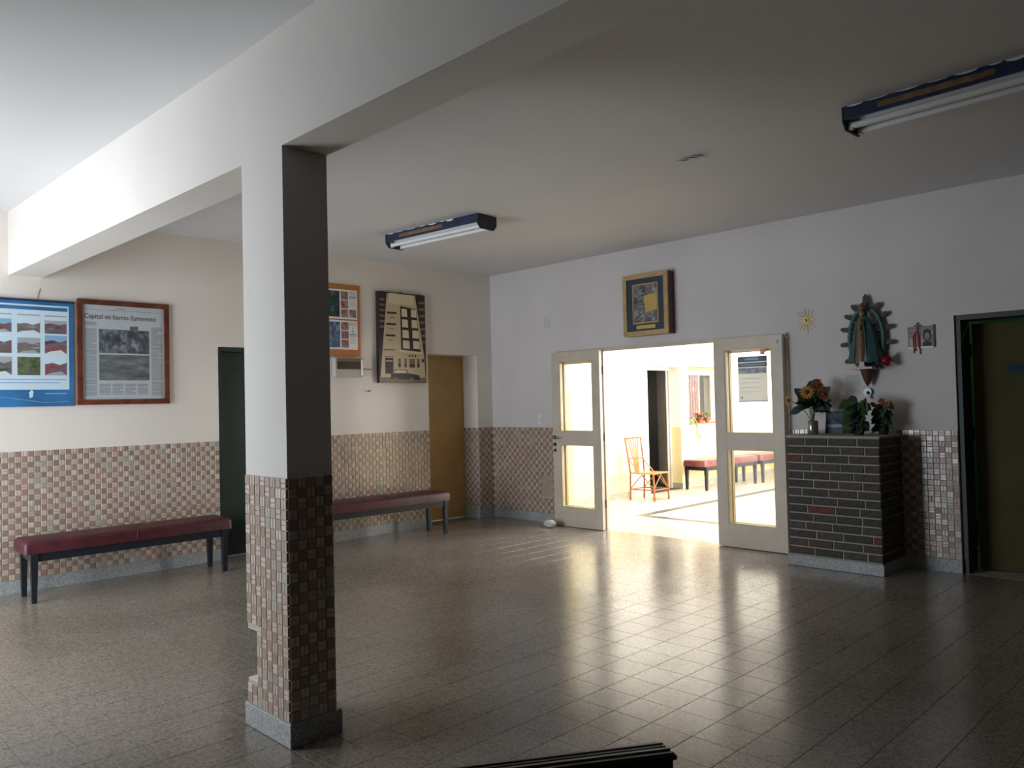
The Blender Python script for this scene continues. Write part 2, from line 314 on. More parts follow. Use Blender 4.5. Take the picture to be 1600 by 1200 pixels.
for k, (a, x0, x1, y0, y1) in enumerate(cells):
    w, h = x1-x0-0.002, y1-y0-0.002; full = abs(x1-x0-PX) < 1e-4 and abs(y1-y0-PY) < 1e-4
    c = Vector(((x0+x1)/2, (y0+y1)/2, -0.0022))
    tx, ty = random.gauss(0, 0.0007), random.gauss(0, 0.0007)
    if k < 300 and full:
        if tile_mesh is None:
            mb = MB(); chamfer_tile(mb, (0, 0, 0), (1, 0, 0), (0, 1, 0), (0, 0, 1), PX-0.002, PY-0.002, 0.0022, 0.0008)
            o = mb.build('floor_tile', 'floor_terrazzo', fl, local=True); tile_mesh = o.data
        else:
            o = bpy.data.objects.new('floor_tile', tile_mesh); COL.objects.link(o); o.parent = fl
        o.location = c; o.rotation_euler = (tx, ty, 0)
    else:
        chamfer_tile(rest, c, Vector((1, 0, tx)).normalized(), Vector((0, 1, ty)).normalized(), Vector((-tx, -ty, 1)).normalized(), w, h, 0.0022, 0.0008)
tag(rest.build('floor_tiles', 'floor_terrazzo', fl), kind='stuff')
# ceiling
ce = MB().box(-0.32, XR+0.2, YB-0.2, WT, H, H+0.15).build('ceiling', 'ceiling_paint')
tag(ce, 'white plaster ceiling of the waiting room', 'ceiling', kind='structure')
# a little peeled flake of ceiling paint
fk = MB()
for (a, b, c_) in [((0, 0), (0.10, 0.02), (0.05, 0.05)), ((0.05, -0.01), (0.14, 0.03), (0.09, 0.045)), ((-0.05, 0.02), (0.02, 0.0), (0.01, 0.05))]:
    fk.prism([(4.46+a[0]*1.3, -2.36+a[1]*1.3, H-0.001), (4.46+b[0]*1.3, -2.36+b[1]*1.3, H-0.03), (4.46+c_[0]*1.3, -2.36+c_[1]*1.3, H-0.001)], (0, 0, 0.0008))
fk.build('paint_flake', 'ceiling_paint', ce)
def wall_with_holes(axis, c0, c1, a0, a1, z0, z1, holes, mi=0):
    """axis 'x': wall normal x, spans y a0..a1; holes (b0,b1,zb,zt)"""
    mb = MB()
    def b(p, q, r, t):
        if q-p < 1e-4 or t-r < 1e-4: return
        if axis == 'x': mb.box(c0, c1, p, q, r, t)
        else: mb.box(p, q, c0, c1, r, t)
    cur = a0
    for (b0, b1, zb, zt) in sorted(holes):
        b(cur, b0, z0, z1); b(b0, b1, z0, zb); b(b0, b1, zt, z1); cur = b1
    b(cur, a1, z0, z1)
    return mb
wl = wall_with_holes('x', -0.30, 0, YF-0.2, 0.0, -0.012, H, [(G0, G1, -0.012, GH), (O0, O1, -0.012, OH)]).build('wall_left', 'plaster_cream')
tag(wl, 'long off-white wall with mosaic dado behind the two red benches', 'wall', kind='structure')
wb = wall_with_holes('y', 0.0, WT, -0.30, XR+0.2, -0.012, H, [(OPL, OPR, -0.012, OPH), (D3L, D3R, -0.012, D3H)]).build('wall_back', 'plaster_shaded')
tag(wb, 'off-white wall pierced by the wide glazed double door', 'wall', kind='structure')
wr = MB().box(XR, XR+0.2, YB-0.2, 0.0, -0.012, H).build('wall_right', 'dark_wall'); tag(wr, 'unseen right wall of the waiting room, coloured dark to cut bounced light', 'wall', kind='structure')
wf = wall_with_holes('y', YF-0.2, YF, 0.0, XP, -0.012, H, [(0.12, 2.82, -0.012, 2.55)])
wf.box(XP-0.2, XP, YB, YF-0.2, -0.012, H).box(XP-0.2, XR, YB-0.2, YB, -0.012, H)
wf = wf.build('wall_front', 'dark_wall'); tag(wf, 'unseen wall behind the viewer with the street entrance, coloured dark to cut bounced light', 'wall', kind='structure')
# glazed street entrance (outside the picture)
w1 = root('window_1', (1.47, YF-0.1, 0), 'glazed street entrance with three steel mullions behind the viewer', 'window', kind='structure')
for x in (0.14, 1.47, 2.80): bx('mullion', 'black_metal', w1, x-0.02, x+0.02, YF-0.12, YF-0.08, 0.0, 2.55)
for z in (0.03, 2.05, 2.52): bx('transom', 'black_metal', w1, 0.16, 2.78, YF-0.115, YF-0.085, z-0.02, z+0.02)
for x in (0.14, 1.47): bx('pane', 'glass', w1, x+0.022, x+1.308, YF-0.103, YF-0.097, 0.055, 2.025)
pv = MB().box(-6, 14, YF-8, YF-0.2, -0.2, -0.02).build('pavement', 'cement'); tag(pv, 'plain cement pavement outside the street entrance', 'pavement', kind='structure')
# beam (two spans meeting over the column)
CX0, CX1, CY0, CY1 = 3.955, 4.335, -5.315, -5.095
BZ = 2.592
bm_ = MB()
bm_.hexa([(0.0, -5.405, BZ), (CX0, CY0, BZ), (CX0, CY1, BZ), (0.0, -5.165, BZ)], [(0.0, -5.405, H), (CX0, CY0, H), (CX0, CY1, H), (0.0, -5.165, H)])
bm_.hexa([(CX0, CY0, BZ), (XR, CY0, BZ), (XR, CY1+0.01, BZ), (CX0, CY1, BZ)], [(CX0, CY0, H), (XR, CY0, H), (XR, CY1+0.01, H), (CX0, CY1, H)])
be = bm_.build('beam', 'plaster'); tag(be, 'deep white ceiling beam resting on the square column', 'beam', kind='structure')
# column
def colbox(mb, x0, x1, y0, y1, z0, z1): mb.box(x0, x1, y0, y1, z0, z1)
cb = MB(); colbox(cb, CX0, CX1, CY0, CY1, 0.001, 0.22)
cb.prism([(CX0+0.085, CY0, 0.22), (CX1, CY0, 0.22), (CX1, CY1, 0.22), (CX0, CY1, 0.22), (CX0, CY0+0.09, 0.22)], (0, 0, 0.225))
colbox(cb, CX0, CX1, CY0, CY1, 0.445, BZ)
cl = cb.build('column', 'plaster'); tag(cl, 'white square column clad in pink and beige mosaic below, with chipped corner', 'column', kind='structure')
pl = MB().box(CX0-0.03, CX1+0.008, CY0-0.007, CY1+0.03, 0.001, 0.105)
pl.build('plinth', 'grey_terrazzo', cl, bevel=0.004)
# mosaic: checker of whole dark tiles and pairs of pale half tiles
PITCH, ROWS = 0.0464, 23
RH = (TT-BB)/ROWS
def mosaic(parent, faces, skip=lambda p: False, nobj=300, vis=lambda p: True):
    """faces: (origin corner bottom-left, u axis, normal, length)"""
    allc = []
    for (o, u, n, L) in faces:
        o, u, n = Vector(o), Vector(u), Vector(n); nc = max(1, round(L/PITCH)); pw = L/nc
        for i in range(nc):
            for j in range(ROWS):
                c = o+u*((i+0.5)*pw)+Vector((0, 0, (j+0.5)*RH))
                if skip(c): continue
                p = proj(c+n*0.01); a = 0
                if p and -10 < p[0] < 1610 and -10 < p[1] < 1210 and n.dot(CAM-c) > 0 and vis(c): a = n.dot((CAM-c).normalized())/p[2]**2+1e-6
                allc.append((a, i, j, c, u, n, pw))
    allc.sort(key=lambda q: -q[0]); bank = {}; rest = MB(); names = ['tile_pink', 'tile_brown', 'tile_green', 'tile_salmon', 'tile_beige', 'tile_cream', 'tile_sand']
    for k, (a, i, j, c, u, n, pw) in enumerate(allc):
        dark = (i+j) % 2 == 0
        mt = ('tile_salmon' if random.random() < 0.012 else random.choice(DARKT)) if dark else random.choice(LIGHTT)
        tl = Vector((random.gauss(0, 0.012), random.gauss(0, 0.012)))
        v = Vector((0, 0, 1)); uu = (u+n*tl.x).normalized(); vv = (v+n*tl.y).normalized(); nn = uu.cross(vv)
        if nn.dot(n) < 0: nn = -nn
        g = 0.004; w, h = pw-g, RH-g
        orient = (i//2+j//2) % 2
        def geo(mb, c_, U, V, N, mi):
            if dark: chamfer_tile(mb, c_, U, V, N, w, h, 0.006, 0.0016, mi)
            elif orient:
                for s_ in (-1, 1): chamfer_tile(mb, c_+U*(s_*(w+g*0.4)/4), U, V, N, w/2-g*0.3, h, 0.006, 0.0016, mi)
            else:
                for s_ in (-1, 1): chamfer_tile(mb, c_+V*(s_*(h+g*0.4)/4), U, V, N, w, h/2-g*0.3, 0.006, 0.0016, mi)
        if k < nobj and a > 0:
            key = (mt, dark, orient, tuple(round(q, 3) for q in n), round(pw, 4))
            if key not in bank:
                mb = MB(); geo(mb, Vector((0, 0, 0)), u, v, n, 0)
                ob = mb.build('mosaic_tile', mt, parent, local=True); bank[key] = ob.data
            else:
                ob = bpy.data.objects.new('mosaic_tile', bank[key]); COL.objects.link(ob); ob.parent = parent
            ob.location = c-ORG[parent.name]
            ax = Vector((0, 0, 1)) if False else None
            ob.rotation_euler = (Matrix.Rotation(-tl.y if abs(n.x) < 0.5 else 0, 3, 'X') @ Matrix.Rotation(tl.y if abs(n.x) > 0.5 else 0, 3, 'Y') @ Matrix.Rotation(tl.x, 3, 'Z')).to_euler()
        else:
            geo(rest, c, uu, vv, nn, names.index(mt))
    if rest.v: tag(rest.build('mosaic_tiles', names, parent), kind='stuff')
E8 = 0.0012
def chip(c): return c.y < CY0+0.05 and c.x < CX0+0.095 and 0.20 < c.z < 0.455
def chip_or_side(c): return chip(c) or (c.x < CX0+0.02 and 0.20 < c.z < 0.455 and c.y < CY0+0.12)
# thin grout bed then the tiles, on all four sides
gb = MB()
for (a, b, c_, d) in ((CX0-0.001, CX1+0.001, CY0-0.001, CY0), (CX0-0.001, CX1+0.001, CY1, CY1+0.001), (CX1, CX1+0.001, CY0, CY1)):
    if c_ < CY0: gb.box(CX0+0.09, b, c_, d, 0.106, TT-0.004); gb.box(a, CX0+0.09, c_, d, 0.45, TT-0.004); gb.box(a, CX0+0.09, c_, d, 0.106, 0.215)
    else: gb.box(a, b, c_, d, 0.106, TT-0.004)
gb.box(CX0-0.001, CX0, CY0+0.1, CY1, 0.106, TT-0.004); gb.box(CX0-0.001, CX0, CY0, CY0+0.1, 0.45, TT-0.004)
gb.build('grout_bed', 'grout', cl)
mosaic(cl, [((CX0, CY0-0.001, BB), (1, 0, 0), (0, -1, 0), CX1-CX0), ((CX1+0.001, CY0, BB), (0, 1, 0), (1, 0, 0), CY1-CY0),
            ((CX0, CY1+0.001, BB), (1, 0, 0), (0, 1, 0), CX1-CX0), ((CX0-0.001, CY0, BB), (0, 1, 0), (-1, 0, 0), CY1-CY0)], chip_or_side)
# left wall dado
gl = MB()
for (a, b) in ((YF, G0), (G1, O0), (O1, 0.0)): gl.box(0.0, 0.001, a, b, BB, TT-0.004)
gl.box(-0.29, 0.0, O1-0.001, O1, BB, TT-0.004)
gl.build('grout_bed', 'grout', wl)
def vis_left(c):
    p = proj(c); return p and not (378 < p[0] < 520)
mosaic(wl, [((0.001, YF, BB), (0, 1, 0), (1, 0, 0), G0-YF), ((0.001, G1, BB), (0, 1, 0), (1, 0, 0), O0-G1),
            ((0.001, O1, BB), (0, 1, 0), (1, 0, 0), -O1-0.002), ((-0.288, O1-0.001, BB), (1, 0, 0), (0, -1, 0), 0.286)], nobj=300, vis=vis_left)
# back wall dado (left stretch, right strip); a cement patch replaces some tiles
gl = MB()
for (a, b) in ((0.0, OPL), (OPR, D3L), (D3R, XR)): gl.box(a, b, -0.001, 0.0, BB, TT-0.004)
gl.build('grout_bed', 'grout', wb)
def patch(c): return 0.84 < c.x < 1.05 and 0.31 < c.z < 0.575
mosaic(wb, [((0.002, -0.001, BB), (1, 0, 0), (0, -1, 0), OPL-0.004), ((OPR, -0.001, BB), (1, 0, 0), (0, -1, 0), D3L-OPR), ((D3R, -0.001, BB), (1, 0, 0), (0, -1, 0), XR-D3R)],
       lambda c: patch(c) or 4.25 < c.x < 4.98, nobj=300, vis=lambda c: c.x < 1.1 or c.x > 5.02)
bx('cement_patch', 'cement', wb, 0.845, 1.045, -0.006, -0.0012, 0.315, 0.57)
# baseboards
def bb(name, label, *boxes):
    mb = MB()
    for b in boxes: mb.box(*b)
    return tag(mb.build(name, 'grey_terrazzo'), label, 'baseboard', kind='structure')
bb('baseboard_left', 'grey terrazzo baseboard along the bench wall', (0.0, 0.014, YF, G0, 0.001, BB), (0.0, 0.014, G1, O0, 0.001, BB), (0.0, 0.014, O1-0.014, 0.0, 0.001, BB), (-0.288, 0.0, O1-0.014, O1, 0.001, BB))
bb('baseboard_back', 'grey terrazzo baseboard along the double door wall', (0.014, OPL, -0.014, 0.0, 0.001, BB), (5.06, D3L, -0.014, 0.0, 0.001, BB), (D3R, XR, -0.014, 0.0, 0.001, BB))

# ------------------------------------------------------------------ the bright hall beyond
XH, HX1, HY1 = 0.25, 4.95, 8.2
hf = MB().box(-1.6, HX1+0.2, 0.0, HY1+0.2, -0.14, -0.010).build('floor_hall', 'hall_band'); tag(hf, 'pale polished floor of the bright hall with a dark inlaid border', 'floor', kind='structure')
def in_band(x, y): return False
hp = MB(); bands = MB(); hb = 0.14
BX0, BY0 = 1.42, 1.06                        # outer corner of the inlaid rectangle
xs = [-0.0]; xs = [0.25+i*0.2125 for i in range(0, 30)]; ys = [0.0+j*0.2075 for j in range(0, 40)]
def put(x0, x1, y0, y1):
    if x1-x0 > 0.006 and y1-y0 > 0.006: chamfer_tile(hp, ((x0+x1)/2, (y0+y1)/2, -0.010), (1, 0, 0), (0, 1, 0), (0, 0, 1), x1-x0-0.002, y1-y0-0.002, 0.010, 0.001)
for x0 in xs:
    for y0 in ys:
        x1, y1 = x0+0.2125, y0+0.2075
        # clip against the band: x in [BX0,BX0+hb] for y>BY0, y in [BY0,BY0+hb] for x>BX0
        if x1 <= BX0 or y1 <= BY0: put(x0, x1, y0, y1); continue
        if x0 >= BX0+hb and y0 >= BY0+hb: put(x0, x1, y0, y1); continue
        if x0 < BX0: put(x0, BX0, y0, y1)
        if y0 < BY0: put(max(x0, BX0), x1, y0, BY0)
        put(max(x0, BX0+hb), x1, max(y0, BY0+hb), y1)
tag(hp.build('floor_tiles', 'hall_terrazzo', hf), kind='stuff')
MB().box(BX0+0.002, BX0+hb-0.002, BY0+hb, HY1, -0.0099, -0.0008).box(BX0+0.002, HX1, BY0+0.002, BY0+hb-0.002, -0.0099, -0.0008).build('inlaid_band', 'hall_band', hf)
SKX0, SKX1, SKY0, SKY1 = 1.3, 4.2, 0.9, 3.1
tag(MB().box(-1.6, SKX0, WT, HY1+0.2, 3.10, 3.25).box(SKX1, HX1+0.2, WT, HY1+0.2, 3.10, 3.25).box(SKX0, SKX1, WT, SKY0, 3.10, 3.25).box(SKX0, SKX1, SKY1, HY1+0.2, 3.10, 3.25).build('ceiling_hall', 'ceiling_paint'), 'white ceiling of the bright hall', 'ceiling', kind='structure')
HD0, HD1, HDH = 3.08, 3.985, 1.98
HW0, HW1, HWB, HWT = 4.235, 5.15, 1.03, 1.90
whl = wall_with_holes('x', -0.02, XH, WT, HY1, -0.010, 3.10, [(HD0, HD1, -0.010, HDH), (HW0, HW1, HWB, HWT)]).build('wall_hall_left', 'hall_wall')
tag(whl, 'sunlit white and yellow wall of the bright hall', 'wall', kind='structure')
tag(MB().box(-0.02, HX1, HY1, HY1+0.2, -0.010, 3.10).build('wall_hall_far', 'hall_wall'), 'far white and yellow wall of the bright hall', 'wall', kind='structure')
whr = wall_with_holes('x', HX1, HX1+0.2, WT, HY1, -0.010, 3.10, [(2.3, 7.5, 0.6, 2.8)]).build('wall_hall_right', 'hall_wall'); tag(whr, 'window wall of the bright hall, out of view', 'wall', kind='structure')
w2 = root('window_2', (HX1+0.1, 4.9, 0.6), 'long window lighting the bright hall, out of view', 'window', kind='structure')
for y in (2.32, 3.61, 4.9, 6.19, 7.48): bx('mullion', 'door_cream', w2, HX1+0.08, HX1+0.12, y-0.019, y+0.019, 0.6, 2.8)
for y in (2.32, 3.61, 4.9, 6.19): bx('pane', 'glass', w2, HX1+0.097, HX1+0.103, y+0.021, y+1.269, 0.61, 2.79)
w4 = root('added_skylight', (2.75, 2.0, 3.17), 'made-up skylight added to light the bright hall, out of view', 'window', kind='structure')
for x in (SKX0+0.02, 2.75, SKX1-0.02): bx('glazing_bar', 'door_cream', w4, x-0.018, x+0.018, SKY0+0.001, SKY1-0.001, 3.15, 3.20)
bx('pane', 'glass', w4, SKX0+0.04, 2.73, SKY0+0.002, SKY1-0.002, 3.17, 3.176); bx('pane', 'glass', w4, 2.77, SKX1-0.04, SKY0+0.002, SKY1-0.002, 3.17, 3.176)
# dark room behind the hall door
dk = MB(); dk.box(-1.55, -1.5, 2.5, 5.3, -0.01, 2.6); dk.box(-1.5, -0.02, 2.5, 2.55, -0.01, 2.6); dk.box(-1.5, -0.02, 5.25, 5.3, -0.01, 2.6); dk.box(-1.5, -0.02, 2.5, 5.3, 2.6, 2.65)
tag(dk.build('wall_side_room', 'dark_room'), 'dark side room glimpsed through the half-open hall door', 'wall', kind='structure')
bbh = MB().box(XH, XH+0.014, WT, HD0, 0.0, 0.09).box(XH, XH+0.014, HD1, HY1, 0.0, 0.09).box(0.07, XH+0.014, HD1-0.014, HD1, 0.0, 0.09)
tag(bbh.build('baseboard_hall', 'hall_base'), 'speckled baseboard along the yellow hall wall', 'baseboard', kind='structure')
# jamb linings of the opening, painted yellow on the hall side
tag(MB().box(OPL, OPL+0.004, 0.055, WT, 0.0, OPH).box(OPR-0.004, OPR, 0.055, WT, 0.0, OPH).build('trim_1', 'jamb_wall'), 'yellow painted jambs of the wide opening to the hall', 'trim', kind='structure')
# header frame
tag(MB().box(OPL, OPR, -0.012, 0.05, OPH-0.03, OPH+0.012).build('trim_2', 'door_cream'), 'cream wooden head frame above the double door', 'trim', kind='structure')
# hall door leaf, open inwards
d4 = root('door_4', (0.06, 3.95, 0), 'cream door of the dark side room standing ajar in the hall', 'door', kind='structure')
a4 = Vector((-0.54, 0.52, 0)).normalized(); n4 = Vector((a4.y, -a4.x, 0))
def slab(mb, p, a, n, L, t, z0, z1, l0=0.0):
    q = [p+a*l0, p+a*L, p+a*L+n*t, p+a*l0+n*t]
    mb.hexa([(v.x, v.y, z0) for v in q], [(v.x, v.y, z1) for v in q])
mb = MB(); slab(mb, Vector((0.05, 3.94, 0)), a4, -n4, 0.75, 0.035, 0.01, 1.95); mb.build('leaf', 'door_cream', d4)
MB().box(0.03, 0.07, HD1-0.05, HD1-0.002, 0.0, HDH-0.002).box(0.03, 0.07, HD0+0.002, HD0+0.05, 0.0, HDH-0.002).box(0.03, 0.07, HD0+0.05, HD1-0.05, HDH-0.05, HDH-0.002).build('frame', 'door_cream', d4)
lk = Vector((0.05, 3.94, 0))+a4*0.70
MB().ball((lk.x, lk.y-0.03, 1.0), 0.022).build('knob', 'black_metal', d4)
# hall window with shutter box and plants
w3 = root('window_3', (XH, 4.69, HWB), 'hall window with a yellow shutter box and plaid curtain', 'window', kind='structure')
bx('shutter_box', 'wood_gold', w3, XH+0.001, XH+0.03, HW0, HW1, HWT+0.02, HWT+0.10, bevel=0.004)
bx('shutter_strip', 'wood_dark', w3, XH+0.031, XH+0.038, HW0, HW1, HWT+0.075, HWT+0.083)
fr = MB(); xf = 0.10
fr.box(xf, xf+0.04, HW0, HW0+0.04, HWB, HWT).box(xf, xf+0.04, HW1-0.04, HW1, HWB, HWT).box(xf, xf+0.04, HW0+0.04, HW1-0.04, HWT-0.04, HWT).box(xf, xf+0.04, HW0+0.04, HW1-0.04, HWB, HWB+0.04)
fr.build('window_frame', 'door_cream', w3)
MB().box(xf, xf+0.04, 4.69, 4.75, HWB+0.04, HWT-0.04).build('window_bar', 'bead_yellow', w3)
bx('pane', 'glass', w3, xf+0.018, xf+0.022, HW0+0.041, 4.689, HWB+0.041, HWT-0.041)
bx('pane', 'glass', w3, xf+0.018, xf+0.022, 4.751, HW1-0.041, HWB+0.041, HWT-0.041)
cu = MB()
for k in range(14):
    y0 = HW0+0.045+k*0.026; dx = 0.012*math.sin(k*2.1)
    cu.box(0.175+dx, 0.180+dx, y0, y0+0.0255, HWB+0.045, HWT-0.045)
cu.build('curtain', 'curtain_plaid', w3)
bx('window_sill', 'terracotta', w3, 0.145, XH+0.05, HW0-0.02, HW1+0.02, HWB-0.001+0.002, HWB+0.022)

# ------------------------------------------------------------------ glazed double door: two fixed leaves, two folded over them
def leaf(name, x0, x1, y0, y1, label, fixed, handle=None):
    d = root(name, ((x0+x1)/2, (y0+y1)/2, 0.006), label, 'door', group=None, kind='structure')
    z0, z1 = 0.006, 2.012 if fixed else 2.035
    sl, sr = 0.118, 0.105
    za, zb, zc, zd = 0.225, 0.955, 1.105, z1-0.105
    bx('stile', 'door_cream', d, x0, x0+sl, y0, y1, z0, z1, bevel=0.002); bx('stile', 'door_cream', d, x1-sr, x1, y0, y1, z0, z1, bevel=0.002)
    for (a, b) in ((z0, za), (zb, zc), (zd, z1)): bx('rail', 'door_cream', d, x0+sl, x1-sr, y0+0.0005, y1-0.0005, a, b)
    for (a, b, g) in ((za, zb, 'glass_reflection' if x0 > 3 else 'glass'), (zc, zd, 'glass')):
        ym = (y0+y1)/2
        pn = bx('pane', g, d, x0+sl+0.001, x1-sr-0.001, ym-0.002, ym+0.002, a+0.001, b-0.001)
        bd = MB()
        for yy in ((y0+0.004, ym-0.003), (ym+0.003, y1-0.004)):
            X0, X1 = x0+sl+0.0005, x1-sr-0.0005
            bd.box(X0, X0+0.014, yy[0], yy[1], a, b).box(X1-0.014, X1, yy[0], yy[1], a, b)
            bd.box(X0+0.014, X1-0.014, yy[0], yy[1], a, a+0.012).box(X0+0.014, X1-0.014, yy[0], yy[1], b-0.012, b)
        bd.build('glazing_bead', 'bead_yellow', pn)
    if handle:
        hx = x0+0.035 if handle == 'l' else x1-0.035
        hd = MB().tube([(hx, y0, 1.035), (hx, y0-0.05, 1.035)], 0.010).tube([(hx, y0-0.045, 1.035), (hx+0.10, y0-0.045, 1.028)], [0.010, 0.007]).build('handle', 'chrome', d)
        MB().tube([(hx, y0-0.0005, 1.035), (hx, y0-0.008, 1.035)], 0.024, 14).build('rosette', 'black_metal', hd)
        MB().tube([(hx, y0-0.0005, 0.955), (hx, y0-0.008, 0.955)], 0.022, 14).build('keyhole_rosette', 'black_metal', d)
        MB().tube([(hx, y0-0.0005, 0.885), (hx, y0-0.008, 0.885)], 0.018, 14).build('latch', 'black_metal', d)
    for z in (0.3, 1.05, 1.8):
        hx = x1 if x0 < 2 else x0
        if not fixed: MB().tube([(hx+(0.006 if x0 < 2 else -0.006), y1+0.012, z-0.045), (hx+(0.006 if x0 < 2 else -0.006), y1+0.012, z+0.045)], 0.006, 8).build('hinge', 'wood_dark', d)
    return d
leaf('door_1', 1.132, 1.855, -0.018, 0.026, 'fixed cream glazed leaf behind the left folded door', True)
l2 = leaf('door_1', 1.132, 1.857, -0.095, -0.050, 'cream glazed door leaf with handle folded back on the left', False, 'l')
leaf('door_2', 3.306, 4.029, -0.018, 0.026, 'fixed cream glazed leaf behind the right folded door', True)
l4 = leaf('door_2', 3.308, 4.029, -0.095, -0.050, 'cream glazed door leaf folded back on the right, beside the brick pedestal', False)
MB().box(3.975, 3.998, -0.0965, -0.0953, 1.955, 1.985).build('sticker', 'sticker_teal', l4)
# poster on the glass of the right leaf
yp = -0.0705
gp = root('glass_poster', (3.71, yp, 1.43), 'pale poster with blue header taped to the right door glass', 'poster')
PXL, PXR, PZB, PZT = 3.560, 3.862, 1.418, 1.848
bx('sheet', 'glass_poster', gp, PXL, PXR, yp-0.0025, yp-0.0015, PZB, PZT)
bx('header', 'glass_poster_blue', gp, PXL, PXR, yp-0.0036, yp-0.0026, PZT-0.052, PZT)
bx('header', 'glass_poster_blue', gp, PXL, PXR, yp-0.0036, yp-0.0026, PZT-0.100, PZT-0.062)
bx('photo', 'ph_hills_poster', gp, PXL, PXR-0.01, yp-0.0036, yp-0.0026, PZT-0.165, PZT-0.110)
bx('caption', 'poster_pale', gp, PXL+0.075, PXL+0.21, yp-0.0046, yp-0.0037, PZT-0.036, PZT-0.016)
bx('caption', 'poster_pale', gp, PXL+0.02, PXR-0.02, yp-0.0046, yp-0.0037, PZT-0.085, PZT-0.076)
for k, z in enumerate((0.215, 0.255, 0.30, 0.34)): bx('text_line', 'glass_poster_line', gp, PXL+0.03, PXR-0.05-0.03*(k % 2), yp-0.0036, yp-0.0026, PZT-z, PZT-z+0.004)
bx('emblem', 'glass_poster_line', gp, PXL+0.025, PXL+0.047, yp-0.0036, yp-0.0026, PZB+0.025, PZB+0.047)
bx('bottom_rod', 'ink_grey', gp, PXL, PXR, yp-0.006, yp-0.0026, PZB-0.006, PZB+0.003)
tg = MB().box(3.797, 3.842, yp-0.0025, yp-0.0015, 1.862, 1.916).box(3.842, 3.858, yp-0.0025, yp-0.0015, 1.882, 1.898).build('paper_tag', 'pink_tag', origin=(3.83, yp, 1.865)); tag(tg, 'small pink paper tag stuck in the top corner of the right door glass', 'tag')
# ------------------------------------------------------------------ other doors
d5 = root('door_5', (-0.12, (G0+G1)/2, 0), 'dark green door half hidden by the column', 'door', kind='structure')
bx('leaf', 'door_green', d5, -0.16, -0.12, G0+0.045, G1-0.045, 0.01, GH-0.045)
MB().box(-0.17, -0.02, G0+0.001, G0+0.044, 0.001, GH-0.001).box(-0.17, -0.02, G1-0.044, G1-0.001, 0.001, GH-0.001).box(-0.17, -0.02, G0+0.044, G1-0.044, GH-0.044, GH-0.001).build('door_frame', 'door_green', d5)
bx('gap_strip', 'black_metal', d5, -0.1195, -0.117, G0+0.05, G1-0.05, 0.012, 0.22)  # black strip standing in for the dark gap at the door's foot
MB().tube([(-0.12, G1-0.12, 1.03), (-0.07, G1-0.12, 1.03)], 0.01).ball((-0.06, G1-0.12, 1.03), 0.026).build('knob', 'brass', d5)
d6 = root('door_6', (-0.28, (O0+O1)/2, 0), 'ochre yellow door in the deep recess beside the corner', 'door', kind='structure')
bx('leaf', 'door_ochre', d6, -0.298, -0.262, O0+0.03, O1-0.03, 0.01, OH-0.03)
MB().box(-0.299, -0.255, O0+0.001, O0+0.029, 0.001, OH-0.001).box(-0.299, -0.255, O1-0.029, O1-0.016, 0.001, OH-0.001).box(-0.299, -0.255, O0+0.029, O1-0.029, OH-0.029, OH-0.001).build('door_frame', 'door_ochre', d6)
MB().tube([(-0.262, O0+0.1, 1.03), (-0.22, O0+0.1, 1.03)], 0.01).ball((-0.21, O0+0.1, 1.03), 0.025).build('knob', 'brass', d6)
# dark doorway at the right, leaf slightly open into a dim room
d7 = root('door_7', (D3L+0.04, WT-0.02, 0), 'olive door with a blue sign ajar in the dark doorway on the right', 'door', kind='structure')
MB().box(D3L+0.001, D3L+0.04, 0.02, WT-0.01, 0.001, D3H-0.001).box(D3R-0.04, D3R-0.001, 0.02, WT-0.01, 0.001, D3H-0.001).box(D3L+0.04, D3R-0.04, 0.02, WT-0.01, D3H-0.04, D3H-0.001).build('door_frame', 'frame_green', d7)
a7 = Vector((math.cos(R(14)), math.sin(R(14)), 0)); n7 = Vector((a7.y, -a7.x, 0)); p7 = Vector((D3L+0.062, WT-0.02, 0))
mb = MB(); slab(mb, p7, a7, -n7, 0.745, 0.038, 0.01, D3H-0.062); lf7 = mb.build('leaf', 'door_olive', d7)
def on7(mb, l0, l1, z0, z1, t0, t1):
    q = [p7+a7*l0+n7*t0, p7+a7*l1+n7*t0, p7+a7*l1+n7*t1, p7+a7*l0+n7*t1]
    mb.hexa([(v.x, v.y, z0) for v in reversed(q)], [(v.x, v.y, z1) for v in reversed(q)])
mat('sign_blue', (0.025, 0.06, 0.09), 0.4); mat('sign_dark', (0.02, 0.024, 0.03), 0.4)
mb = MB(); on7(mb, 0.235, 0.52, 1.60, 1.675, 0.0005, 0.006); s7 = mb.build('sign', 'sign_blue', lf7)
mb = MB(); on7(mb, 0.35, 0.55, 1.40, 1.555, 0.0005, 0.004); mb.build('notice', 'sign_dark', lf7)
for z in (0.35, 1.12, 1.8): MB().tube([(D3L+0.052, WT-0.03, z-0.05), (D3L+0.052, WT-0.03, z+0.05)], 0.009, 8).build('hinge', 'black_metal', d7)
rm = MB(); rm.box(5.16, 5.2, WT, 1.9, -0.012, 2.7).box(6.8, 6.85, WT, 1.9, -0.012, 2.7).box(5.2, 6.8, 1.85, 1.9, -0.012, 2.7).box(5.16, 6.85, WT, 1.9, 2.7, 2.75).box(5.16, 6.85, 0.0, 1.9, -0.1, -0.012)
mat('store_green', (0.10, 0.26, 0.13), 0.7)
tag(rm.build('wall_store_room', 'store_green'), 'green walls of the dim room behind the olive door', 'wall', kind='structure')
lb = root('added_bulb', (6.3, 1.0, 2.55), 'unseen bulb added to light the green room behind the olive door', 'lamp')
MB().tube([(6.3, 1.0, 2.70), (6.3, 1.0, 2.60)], 0.012).build('cord', 'black_metal', lb)
MB().ball((6.3, 1.0, 2.56), 0.035).build('bulb', 'fix_white', lb)
